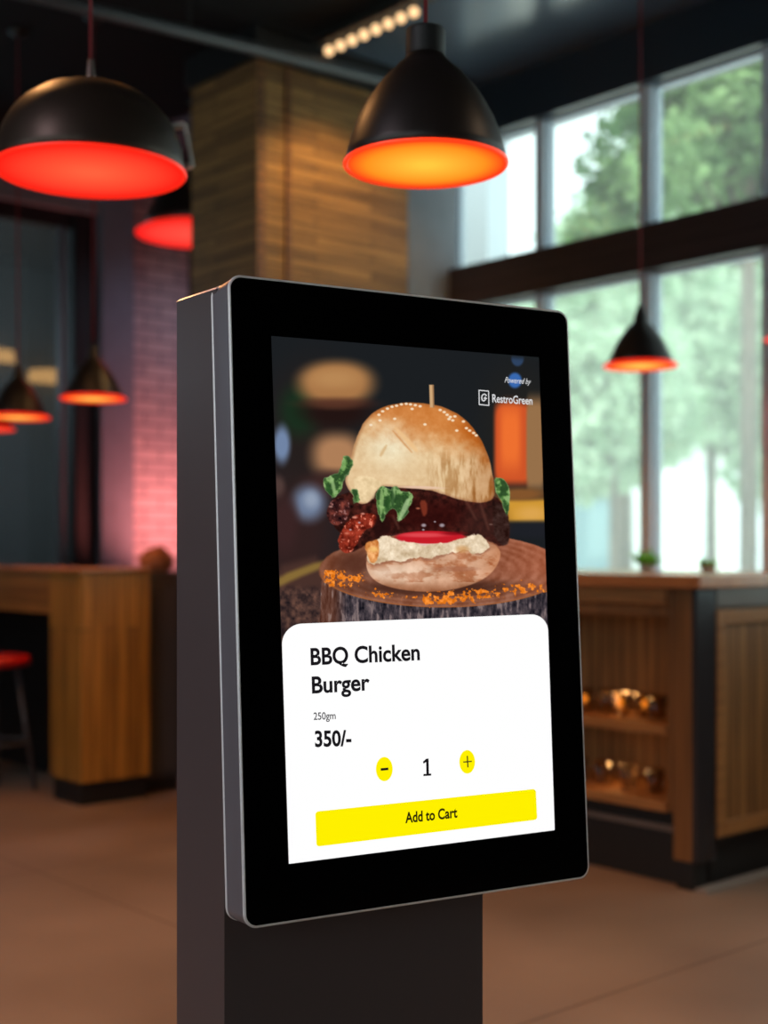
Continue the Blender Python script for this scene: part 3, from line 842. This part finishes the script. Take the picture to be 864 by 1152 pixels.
def paint(x, y):
    col = np.zeros(x.shape + (3,)); col[:] = (27, 30, 33)
    def lay(mask, c):
        nonlocal col
        c = np.asarray(c, float)
        if c.ndim == 1: c = c[None, :]
        col = col * (1 - mask[:, None]) + c * mask[:, None]
    def blob(cx, cy, rx, ry, c, soft=.5, a=1, p=2):
        d = (np.abs((x - cx) / rx) ** p + np.abs((y - cy) / ry) ** p) ** (1 / p)
        lay(a * (1 - sstep(1 - soft, 1 + soft, d)), c)
    def poly(pts, c, soft=.8, a=1, sm=2, wob=0, wseed=0):
        pp = smoothpoly(pts, sm) if sm else pts
        if wob:
            xx = x + (fbm(x, y, 9, wseed) - .5) * wob; yy = y + (fbm(x, y, 9, wseed + 9) - .5) * wob
        else: xx, yy = x, y
        d = polysdf(xx, yy, pp); m_ = a * (1 - sstep(-soft, soft, d)); lay(m_, c); return d, m_
    n1 = fbm(x, y, 14, 1)[:, None]; n2 = fbm(x, y, 5, 5)[:, None]; n3_ = fbm(x, y, 2.6, 8, 2)[:, None]
    # blurred background
    blob(330, 600, 52, 75, (50, 33, 32), .7)
    blob(352, 480, 45, 60, (38, 30, 28), .8)
    blob(337, 462, 20, 26, (24, 48, 30), .7)
    blob(378, 463, 38, 16, (34, 20, 18), .6)
    blob(378, 431, 41, 24, (168, 118, 72), .36, 1, 2.2)
    blob(376, 426, 26, 10, (190, 142, 90), .8, .7)
    blob(378, 454, 36, 6, (80, 45, 35), .8, .8)
    blob(379, 512, 27, 23, (174, 126, 88), .5, 1, 2.4)
    blob(372, 545, 30, 14, (60, 38, 36), .6)
    blob(317, 500, 9, 20, (112, 132, 165), .5)
    blob(312, 548, 8, 12, (80, 60, 56), .6)
    blob(347, 566, 18, 19, (108, 122, 148), .55)
    blob(350, 562, 8, 9, (160, 172, 190), .8, .7)
    blob(320, 590, 14, 30, (58, 36, 36), .6)
    blob(585, 480, 40, 60, (34, 33, 31), .7)
    blob(577, 499, 21, 46, (206, 84, 40), .16, 1, 7)
    blob(574, 492, 11, 34, (238, 112, 48), .5, 1, 4)
    blob(602, 500, 10, 52, (150, 112, 74), .22, 1, 6)
    blob(595, 574, 42, 13, (206, 150, 52), .3, 1, 4)
    blob(585, 556, 30, 7, (130, 84, 44), .6)
    blob(598, 578, 16, 8, (225, 170, 90), .8, .7)
    blob(600, 596, 40, 9, (30, 32, 38), .5)
    blob(579, 428, 7.5, 8.5, (56, 104, 176), .25)
    blob(582, 403, 7, 9, (46, 66, 96), .2); 
    lay(sstep(405, 396, y + (x - 560) * -.09) * (x > 560), (28, 32, 34))
    # left lower: table, yellow board edge
    poly([(300, 640), (372, 622), (380, 720), (300, 720)], (72, 48, 42), 6, 1, 1)
    poly([(308, 650), (368, 628), (368, 637), (330, 652), (308, 664)], (136, 108, 54), 3.5, .95, 1)
    m_ = (x < 366) * sstep(655, 668, y); lay(m_ * .8, (70, 50, 46) + (fbm(x, y, 6, 31)[:, None] - .5) * np.array([150, 100, 70]))
    # stump side
    side = (polysdf(x, y, [(361, 650), (613, 650), (640, 650), (640, 730), (359, 730)]))
    st = fbm(x * 3.2, y * .7, 9, 41)[:, None]; st2 = fbm(x, y, 4, 43)[:, None]
    bark = np.array([66, 58, 64]) + (st - .5) * np.array([130, 110, 105]) + (st2 - .5) * np.array([70, 60, 55])
    lay(1 - sstep(-1, 1, side), bark)
    lay((1 - sstep(-1, 1, side)) * sstep(392, 372, x), np.array([98, 62, 50]) + (st - .5) * 90)
    lay((1 - sstep(-1, 1, side)) * sstep(.62, .7, st[:, 0]) * .5, (150, 130, 125))
    # stump top
    de = np.sqrt(((x - 498) / 139) ** 2 + ((y - 641) / 42) ** 2)
    top = np.array([136, 84, 62]) + (n1 - .5) * 46 + (n2 - .5) * 26 + 16 * np.sin(de * 60)[:, None] * .4
    top = top + np.clip((x - 520) / 100, 0, 1)[:, None] * np.array([28, 8, 2]) * (1 - np.clip((y - 640) / 40, 0, 1))[:, None]
    mt = 1 - sstep(.985, 1.012, de + (n2[:, 0] - .5) * .02)
    lay(mt, top)
    lay(sstep(.975, .99, de) * (1 - sstep(1.0, 1.02, de)) * sstep(640, 655, y) * .8, (170, 98, 52))
    # contact shadow recorded in the picture
    blob(488, 661, 84, 9, (62, 34, 26), .6, .85)
    blob(402, 634, 26, 14, (70, 36, 26), .7, .7)
    # orange powder
    pn = fbm(x, y, 3.2, 61, 3); pn2 = fbm(x, y, 12, 66, 2)
    for cx, cy, rx, ry, dens in ((388, 653, 30, 10, .5), (500, 672, 50, 9, .46), (585, 662, 34, 9, .52), (540, 668, 30, 8, .5), (430, 668, 25, 7, .58), (375, 646, 14, 6, .42)):
        dd = np.sqrt(((x - cx) / rx) ** 2 + ((y - cy) / ry) ** 2)
        mm = sstep(dens, dens + .1, pn * .75 + pn2 * .35 - np.clip(dd - .5, 0, 2) * .45)
        lay(mm * (de < 1.03), np.array([232, 126, 34]) + (n3_ - .5) * 80)
    # bottom bun
    bb = [(411, 628), (413, 644), (423, 655), (440, 661.5), (465, 665.5), (490, 666), (515, 662.5), (538, 655), (553, 645), (561, 633), (564, 619), (548, 606), (430, 606)]
    c = np.array([214, 166, 134]) + (n1 - .5) * 50 + (n2 - .5) * 22
    c = c + np.clip(1 - ((x - 455) / 38) ** 2, 0, 1)[:, None] * np.clip(1 - ((y - 645) / 14) ** 2, 0, 1)[:, None] * np.array([26, 40, 44])
    c = c - np.clip((y - 652 + ((x - 488) / 40) ** 2) / 14, 0, 1)[:, None] * np.array([62, 72, 72])
    c = c - np.clip((x - 535) / 28, 0, 1)[:, None] * np.array([18, 34, 40])
    c = c - sstep(.42, .70, fbm(x, y * 1.8, 12, 71))[:, None] * np.array([34, 52, 56]) * (y < 655)[:, None]
    poly(bb, c, .9)
    lay(1 * (1 - sstep(.6, 1.3, np.sqrt(((x - 512) / 26) ** 2 + ((y - 640) / 3) ** 2))) * .5, (160, 100, 74))
    # meat mass between the buns
    meat = [(368, 574), (374, 560), (396, 552), (430, 552), (465, 544), (520, 548), (556, 556), (568, 570), (573, 585), (573, 610), (562, 616), (548, 606), (530, 601), (450, 601), (430, 604), (414, 612), (404, 618), (392, 621), (381, 612), (385, 600), (376, 594)]
    mc = np.array([52, 22, 18]) + (n2 - .45) * np.array([90, 38, 30]) + (n1 - .5) * np.array([36, 18, 16])
    poly(meat, mc, 1.0, wob=4, wseed=81)
    blob(480, 580, 46, 17, (46, 10, 9), .6, .75)
    blob(545, 588, 22, 22, (60, 34, 30), .7, .6)
    for a_, b_2, c_2 in (((520, 560), (534, 585), 1.6), ((538, 566), (548, 596), 1.3), ((556, 574), (560, 603), 1.5), ((440, 580), (447, 595), 1.3)):
        poly([a_, (a_[0] + 4, a_[1]), (b_2[0] + 3, b_2[1]), b_2], (96, 56, 46), 2, .6, 1)
    # left meat pieces
    def lump(pts, base, seed, spec=(225, 140, 120), th=.68):
        nn = fbm(x, y, 5.5, seed)[:, None]
        cc = np.array(base) + (nn - .5) * np.array([190, 95, 70])
        d_, mm = poly(pts, cc, 1.0, wob=4, wseed=seed)
        lay(mm * sstep(th, th + .07, fbm(x, y, 4, seed + 5)), spec)
    lump(Z4([(88, 490), (104, 446), (146, 430), (184, 446), (176, 498), (136, 540), (96, 524)]), (82, 38, 34), 101, (150, 100, 96), .66)
    lump(Z4([(132, 600), (146, 556), (180, 506), (238, 484), (276, 496), (270, 540), (226, 560), (206, 600), (180, 640), (142, 626)]), (128, 40, 26), 111, (230, 130, 104), .66)
    poly(Z7([(318, 560), (345, 545), (370, 575), (360, 610), (310, 612)]), (34, 13, 12), 3, .8)
    # tomato, onion
    blob(484, 610, 42, 6, (228, 196, 190), .2, .9)
    blob(484, 604.5, 39, 7.2, (198, 28, 40), .1)
    blob(476, 602, 26, 2.4, (232, 86, 92), .6, .75)
    blob(510, 600, 12, 2, (120, 10, 20), .7, .7)
    # cream sauce and crumbs
    cream = [(410, 630), (418, 616), (426, 606), (436, 604), (444, 608), (456, 611), (474, 614), (496, 614), (508, 611), (520, 606), (536, 602), (546, 607), (552, 618), (545, 622), (533, 624), (524, 620), (512, 622), (498, 626), (480, 631), (470, 627), (458, 634), (443, 632), (428, 635), (418, 637)]
    cc = np.array([226, 204, 172]) + (fbm(x, y, 7, 77)[:, None] - .5) * np.array([90, 100, 110]) + (n3_ - .5) * 30
    poly(cream, (150, 96, 72), 1.4, .7, wob=5, wseed=120)
    poly([(a_, b_ - 1.6) for a_, b_ in cream], cc, .9, wob=6, wseed=121)
    poly(Z7([(288, 640), (300, 625), (328, 618), (330, 650), (322, 690), (300, 688)]), np.array([218, 142, 78]) + (n2 - .5) * np.array([120, 150, 150]), 1.1, 1, 2, 4, 131)
    # top bun
    bun = Z7([(238, 415), (250, 372), (262, 325), (282, 280), (312, 246), (350, 227), (410, 216), (470, 219), (530, 233), (582, 264), (620, 308), (645, 355), (662, 410), (672, 465), (668, 505), (625, 514), (565, 503), (505, 482), (455, 470), (395, 468), (345, 462), (318, 480), (300, 512), (272, 518), (256, 494), (228, 455)])
    u = (x - 472) / 85; v = (y - 452) / 112
    hi = np.array([208, 128, 62]); lo = np.array([228, 196, 150])
    k_ = sstep(.16, .62, v - u * .12 + (n1[:, 0] - .5) * .25 - np.clip(-u, 0, 1) * -.14)
    cc = hi * (1 - k_[:, None]) + lo * k_[:, None]
    cc = cc + (n2 - .5) * np.array([20, 26, 28]) + (n1 - .5) * np.array([16, 20, 20])
    cc = cc + np.exp(-(((x - 440) / 26) ** 2 + ((y - 497) / 26) ** 2))[:, None] * np.array([14, 34, 46])
    cc = cc - np.clip(u - .35, 0, 1)[:, None] * np.array([40, 62, 66]) 
    cc = cc - sstep(.55, 1, u + v * .2)[:, None] * np.array([14, 18, 18])
    sk = fbm(x * 1.3, y * .33, 9, 141)
    cc = cc - (sstep(.42, .72, sk) * sstep(500, 525, y) * sstep(470, 500, x))[:, None] * np.array([38, 50, 54])
    cc = cc + (sstep(.6, .3, sk) * sstep(495, 520, y) * sstep(470, 500, x))[:, None] * np.array([12, 14, 16])
    db, mb = poly(bun, cc, .9, wob=1.5, wseed=150)
    lay(mb * sstep(-5, 0, db) * .5 * (y < 520), (150, 84, 40))
    lay(mb * sstep(-4, 0, db) * .45 * (y > 535), (150, 96, 66))
    poly(Z7([(372, 292), (384, 290), (442, 348), (446, 364), (432, 360)]), (240, 196, 140), 1.6, .75, 1)
    poly(Z7([(368, 300), (374, 300), (430, 364), (424, 364)]), (196, 120, 58), 1.4, .6, 1)
    poly(Z7([(330, 372), (350, 340), (356, 344), (338, 378)]), (205, 160, 105), 1.5, .6, 1)
    # torn crumb edge of the top bun
    poly(Z7([(250, 440), (300, 430), (345, 455), (322, 472), (312, 508), (275, 516), (262, 486)]), np.array([238, 212, 166]) + (n2 - .5) * 60, 1.4, .75, 2, 4, 155)
    lay((1 - sstep(.4, 1.2, np.sqrt(((x - 474) / 30) ** 2 + ((y - 548.5 - (x - 474) * .03) / 2.0) ** 2))) * .8, (236, 200, 176))
    # toothpick
    poly([(482.6, 433), (487.6, 433), (488.2, 458.5), (483.4, 458.5)], (206, 166, 120), .6, 1, 0)
    poly([(486, 433), (487.8, 433), (488.4, 458.5), (486.8, 458.5)], (140, 100, 66), .6, .7, 0)
    # sesame seeds
    for (a_, b_) in Z4([(290, 143), (345, 137), (458, 158), (286, 122), (300, 109), (318, 99), (335, 92), (352, 88), (370, 83), (388, 81), (404, 83), (422, 86), (440, 90), (515, 104), (530, 112), (541, 122), (553, 130), (548, 138), (562, 143), (577, 181), (602, 147), (613, 172), (625, 181), (640, 190), (650, 199), (570, 128), (256, 160), (410, 100)]):
        blob(a_, b_, 1.9, 1.35, (248, 226, 196), .4, .95)
    # lettuce
    def leaf(pts, seed, lite=(176, 204, 146)):
        nn = fbm(x, y, 7, seed); n_s = fbm(x, y, 3, seed + 3)
        cc = np.array([84, 126, 64]) + (n_s - .5)[:, None] * np.array([70, 80, 50])
        dk = sstep(.56, .40, nn)[:, None]; lt = sstep(.56, .68, nn)[:, None]
        cc = cc * (1 - dk * .75) + np.array([34, 62, 32]) * dk * .75
        cc = cc * (1 - lt * .7) + np.array([156, 190, 124]) * lt * .7
        d_, mm = poly(pts, cc, .8, 1, 1, 6, seed)
        lay(mm * sstep(-1.8, -.2, d_) * .35, lite)
    leaf(Z7([(165, 440), (190, 428), (212, 424), (222, 380), (240, 374), (252, 392), (246, 420), (228, 440), (222, 470), (196, 502), (182, 490), (170, 470)]), 161)
    leaf(Z7([(248, 478), (268, 470), (272, 500), (262, 516), (250, 500)]), 166)
    leaf(Z7([(316, 478), (340, 462), (366, 476), (380, 458), (398, 482), (426, 482), (430, 500), (414, 528), (420, 545), (382, 574), (384, 546), (372, 528), (352, 540), (342, 572), (328, 545)]), 171)
    for q_, c_ in ((Z4([(290, 400), (300, 396), (306, 440), (296, 500), (288, 490)]), (150, 186, 116)), (Z4([(338, 388), (350, 392), (344, 440), (332, 462)]), (160, 194, 128)),
                   (Z4([(384, 440), (404, 430), (396, 470), (362, 524), (356, 514)]), (172, 200, 146)), (Z4([(310, 430), (326, 420), (330, 470), (308, 500)]), (38, 74, 34)),
                   (Z4([(100, 350), (112, 352), (126, 400), (118, 430)]), (158, 192, 128)), (Z4([(84, 372), (96, 380), (108, 420), (98, 420)]), (44, 84, 40)), (Z4([(150, 296), (164, 290), (160, 330), (146, 334)]), (120, 164, 92)),
                   (Z4([(742, 380), (756, 384), (764, 450), (754, 470)]), (104, 146, 84))):
        poly(q_, c_, 1.2, .75, 1)
    poly(Z7([(362, 480), (374, 476), (378, 520), (366, 528)]), (34, 66, 32), 1.6, .75, 1)
    leaf(Z7([(672, 440), (694, 442), (712, 462), (716, 520), (712, 552), (698, 548), (688, 505), (672, 480)]), 181)
    # dark meat side to the right, below the leaf
    poly(Z7([(668, 505), (690, 515), (714, 560), (714, 632), (690, 638), (664, 600)]), np.array([52, 32, 28]) + (n2 - .5) * 60, 1.3, .9, 1, 3, 190)
    # bright glints painted on the sauce
    for a_, b_, r_ in ((476.5, 591, 2.6), (497, 591, 2.8), (476, 596, 1.4), (489, 587, 1.2), (404, 588, 1.4), (394, 596, 1.3)):
        blob(a_, b_, r_, r_ * .7, (196, 190, 200), .6, .75)
    poly(Z7([(450, 505), (470, 505), (474, 540), (462, 556), (454, 535)]), (150, 62, 40), 1.6, .7, 1)
    for a_, b_, r_, c_ in ((372, 570, 1.6, (190, 140, 130)), (383, 575, 1.3, (170, 110, 100)), (399, 582, 2.0, (226, 150, 130)), (390, 600, 1.8, (214, 120, 96)), (408, 578, 1.5, (232, 160, 140)), (386, 607, 1.4, (190, 100, 80)), (470, 572, 1.6, (190, 110, 80)), (552, 590, 1.4, (120, 90, 80))):
        blob(a_, b_, r_ * 1.4, r_ * .7, c_, .7, .8)
    blob(430, 643, 14, 6, (240, 214, 190), .8, .6)
    blob(520, 618, 7, 4, (206, 150, 90), .7, .7)
    blob(420, 618, 5, 3, (250, 200, 120), .7, .8)
    return np.clip(col, 0, 255)

NX, NY = 560, 620
TL, TR, BRc, BLc = (305, 378), (606, 402), (617.3, 742), (317.3, 742)
uu, vv = np.meshgrid(np.linspace(0, 1, NX), np.linspace(0, 1, NY)); uu = uu.ravel(); vv = vv.ravel()
def lerp4(u, v, i): return (TL[i] * (1 - u) + TR[i] * u) * (1 - v) + (BLc[i] * (1 - u) + BRc[i] * u) * v
gx, gy = lerp4(uu, vv, 0), lerp4(uu, vv, 1)
rgb = paint(gx, gy) / 255
lrgb = np.where(rgb <= .04045, rgb / 12.92, ((rgb + .055) / 1.055) ** 2.4)
pu, pv = onpanel(gx, gy)
co = np.stack([pu, np.full_like(pu, -.0006), pv], 1).astype(np.float32)
me = bpy.data.meshes.new('burger_picture')
me.vertices.add(NX * NY); me.vertices.foreach_set('co', co.ravel())
ii = (np.arange(NY - 1)[:, None] * NX + np.arange(NX - 1)[None, :]).ravel()
q = np.stack([ii, ii + NX, ii + NX + 1, ii + 1], 1).astype(np.int32)
me.loops.add(q.size); me.loops.foreach_set('vertex_index', q.ravel())
me.polygons.add(len(q)); me.polygons.foreach_set('loop_start', np.arange(0, q.size, 4, dtype=np.int32)); me.polygons.foreach_set('loop_total', np.full(len(q), 4, np.int32))
me.update(calc_edges=True)
ca = me.color_attributes.new('picture', 'FLOAT_COLOR', 'POINT')
ca.data.foreach_set('color', np.concatenate([lrgb, np.ones((len(lrgb), 1))], 1).astype(np.float32).ravel())
pm, nt, out = new_mat('display_picture'); vc = N(nt, 'ShaderNodeVertexColor'); vc.layer_name = 'picture'
em = N(nt, 'ShaderNodeEmission'); nt.links.new(vc.outputs[0], em.inputs[0]); nt.links.new(em.outputs[0], out.inputs[0])
# screen backing
SC = flat('screen', [(305, 378), (606, 402), (623.6, 933.8), (324.6, 971.8)], emat('screen_dark', (26, 28, 30), .9), .0003, K); SC.matrix_local = Tm
SC['label'] = 'lit portrait screen with burger menu page'
o = link('burger_picture', me, SC, [pm])
WH = emat('screen_white', (255, 255, 255), 1.0); YE = emat('screen_yellow', (255, 240, 0), 1.0); INK = emat('screen_ink', (24, 22, 26), 1.0)
GREYINK = emat('screen_grey_ink', (70, 68, 72), 1.0)
flat('info_card', rpoly([(316.2, 702.5), (615.6, 690.5), (623.6, 933.8), (324.6, 971.8)], [23, 19, 0, 0], 12), WH, .0010, SC)
btn = flat('cart_button', rpoly([(354.3, 913), (602.2, 887.4), (603.9, 922), (355.7, 952.3)], [3.5] * 4, 5), YE, .0012, SC)

def text_mesh(s, offset=0.0):
    cu = bpy.data.curves.new('t', 'FONT'); cu.body = s; cu.size = 1; cu.offset = offset; cu.resolution_u = 6; cu.fill_mode = 'FRONT'
    ob = bpy.data.objects.new('t', cu); C.objects.link(ob)
    dg = bpy.context.evaluated_depsgraph_get(); dg.update()
    m_ = bpy.data.meshes.new_from_object(ob.evaluated_get(dg))
    V = [(v.co.x, v.co.y) for v in m_.vertices]; Fc = [tuple(p.vertices) for p in m_.polygons]
    bpy.data.objects.remove(ob); bpy.data.curves.remove(cu); bpy.data.meshes.remove(m_)
    return np.array(V), Fc
def text_on(name, s, x0, y0, x1, y1, h0, h1, mat, lift, off=0.0, lean=.03, cap='H', xh=None, parent=None, extra=None):
    """baseline from (x0,y0) to (x1,y1); capital height h0 at left, h1 at right (photo px)"""
    V, Fc = text_mesh(s, off); R, _ = text_mesh(cap, off)
    ch = R[:, 1].max() - max(R[:, 1].min(), 0) * 0
    a, b = V[:, 0].min(), V[:, 0].max(); t = (V[:, 0] - a) / (b - a); w = V[:, 1] / ch
    h = h0 + (h1 - h0) * t
    X = x0 + (x1 - x0) * t - lean * w * h; Y = y0 + (y1 - y0) * t - w * h
    return list(zip(X, Y)), Fc
def put_text(name, *a, **kw):
    mat, lift = kw.pop('mat'), kw.pop('lift')
    pts, Fc = text_on(name, *a, mat=mat, lift=lift, **kw)
    return flat(name, pts, mat, lift, SC, Fc)
put_text('title_text', 'BBQ Chicken', 349.2, 747.9, 471.9, 742.2, 18.8, 18.2, mat=INK, lift=.0014, off=.025)
put_text('title_text', 'Burger', 350.6, 779.7, 415.6, 776.0, 18.6, 18.4, mat=INK, lift=.0014, off=.025)
put_text('weight_text', '250gm', 352.4, 809.8, 377.2, 808.8, 8.3, 8.2, mat=GREYINK, lift=.0014, off=.012, cap='2')
put_text('price_text', '350/-', 354, 839.8, 395, 838.4, 18, 17.4, mat=INK, lift=.0014, off=.03, cap='3')
flat('quantity_text', [(478.9, 853.5), (481.6, 853.1), (482.0, 870.3), (484.5, 870.1), (484.6, 872.4), (475.8, 873.0), (475.8, 870.7), (479.1, 870.5), (478.8, 857.2), (476.0, 859.2), (475.2, 856.9)], INK, .0014, SC)
WT = emat('screen_white_lettering', (225, 226, 228), 1.0)
put_text('logo_text', 'Powered by', 567.2, 430.6, 595.8, 432.4, 6.2, 6.0, mat=WT, lift=.0014, off=.0, lean=-.25, cap='P')
put_text('logo_text', 'RestroGreen', 553.4, 452.6, 598.4, 455.4, 9.0, 8.8, mat=WT, lift=.0014, off=.012, cap='R')

# two material meshes: buttons with their signs, cart button text, logo
def multi(name, parts, parent):
    me = bpy.data.meshes.new(name); V = []; Fc = []; MI = []; mats = []
    for pts, faces, mat, lift in parts:
        u, v = onpanel([p[0] for p in pts], [p[1] for p in pts]); o0 = len(V)
        V += [(a, -lift, b) for a, b in zip(u, v)]
        if mat not in mats: mats.append(mat)
        for f in (faces or [tuple(range(len(pts)))]): Fc.append(tuple(i + o0 for i in f)); MI.append(mats.index(mat))
    me.from_pydata(V, [], Fc); me.update()
    o = link(name, me, parent, mats)
    for p, k_ in zip(me.polygons, MI): p.material_index = k_
    return o
def ell(cx, cy, rx, ry, n=40): return [(cx + rx * math.cos(2 * PI * i / n), cy + ry * math.sin(2 * PI * i / n)) for i in range(n)]
def bar(x0, y0, x1, y1, t):
    d = Vector((x1 - x0, y1 - y0)).normalized(); nn = Vector((-d.y, d.x)) * t / 2
    return [(x0 + nn.x, y0 + nn.y), (x1 + nn.x, y1 + nn.y), (x1 - nn.x, y1 - nn.y), (x0 - nn.x, y0 - nn.y)]
multi('minus_button', [(ell(431.8, 865.1, 9.4, 13.6), None, YE, .0014), (bar(427.6, 865.6, 436.2, 864.8, 2.8), None, INK, .0018)], SC)
multi('plus_button', [(ell(525, 857, 8.8, 13.2), None, YE, .0014), (bar(520.4, 857.2, 530, 856.4, 1.3), None, INK, .0018), (bar(524.9, 850.2, 525.5, 863.2, 1.3), None, INK, .0020)], SC)
pts, Fc = text_on('c', 'Add to Cart', 455.3, 925.6, 513.9, 919.2, 12.0, 11.6, None, 0, off=.028, cap='A')
multi('cart_text', [(pts, Fc, emat('cart_ink', (40, 38, 8), 1.0), .0018)], SC)
# logo: square outline with a swirl
fx = [bar(537.9, 439.2, 549.2, 440.2, 1.1), bar(538.4, 455.2, 549.6, 456.3, 1.1), bar(538.3, 439.2, 538.6, 455.6, 1.0), bar(549.1, 440, 549.4, 456.2, 1.0)]
sw = []
prev = None
for i in range(26):
    a = -0.5 - i * .26; r = 3.9 - i * .085
    p = (543.9 + math.cos(a) * r * .82, 448 + math.sin(a) * r * 1.25)
    if prev: sw.append(bar(prev[0], prev[1], p[0], p[1], 1.25))
    prev = p
sw.append(bar(543.6, 448.2, 547.2, 448.5, 1.2))
multi('logo_mark', [(q_, None, WT, .0014) for q_ in fx + sw], SC)

# ---------------------------------------------------------------- camera and view
cam = bpy.data.cameras.new('camera'); co_ = bpy.data.objects.new('camera', cam); C.objects.link(co_)
co_.location = (0, 0, CAMH); co_.rotation_euler = (PI / 2, 0, -TH)
cam.sensor_fit = 'AUTO'; cam.sensor_width = 36; cam.lens = F / 1152 * 36; cam.shift_y = 46 / 1152
cam.clip_start = .05; cam.clip_end = 300
cam.dof.use_dof = True; cam.dof.focus_distance = 1.86; cam.dof.aperture_fstop = 2.6
sc = bpy.context.scene; sc.camera = co_
sc.view_settings.view_transform = 'Standard'; sc.view_settings.look = 'None'; sc.view_settings.gamma = 1
sc.view_settings.use_curve_mapping = False; sc.view_settings.exposure = 0.0
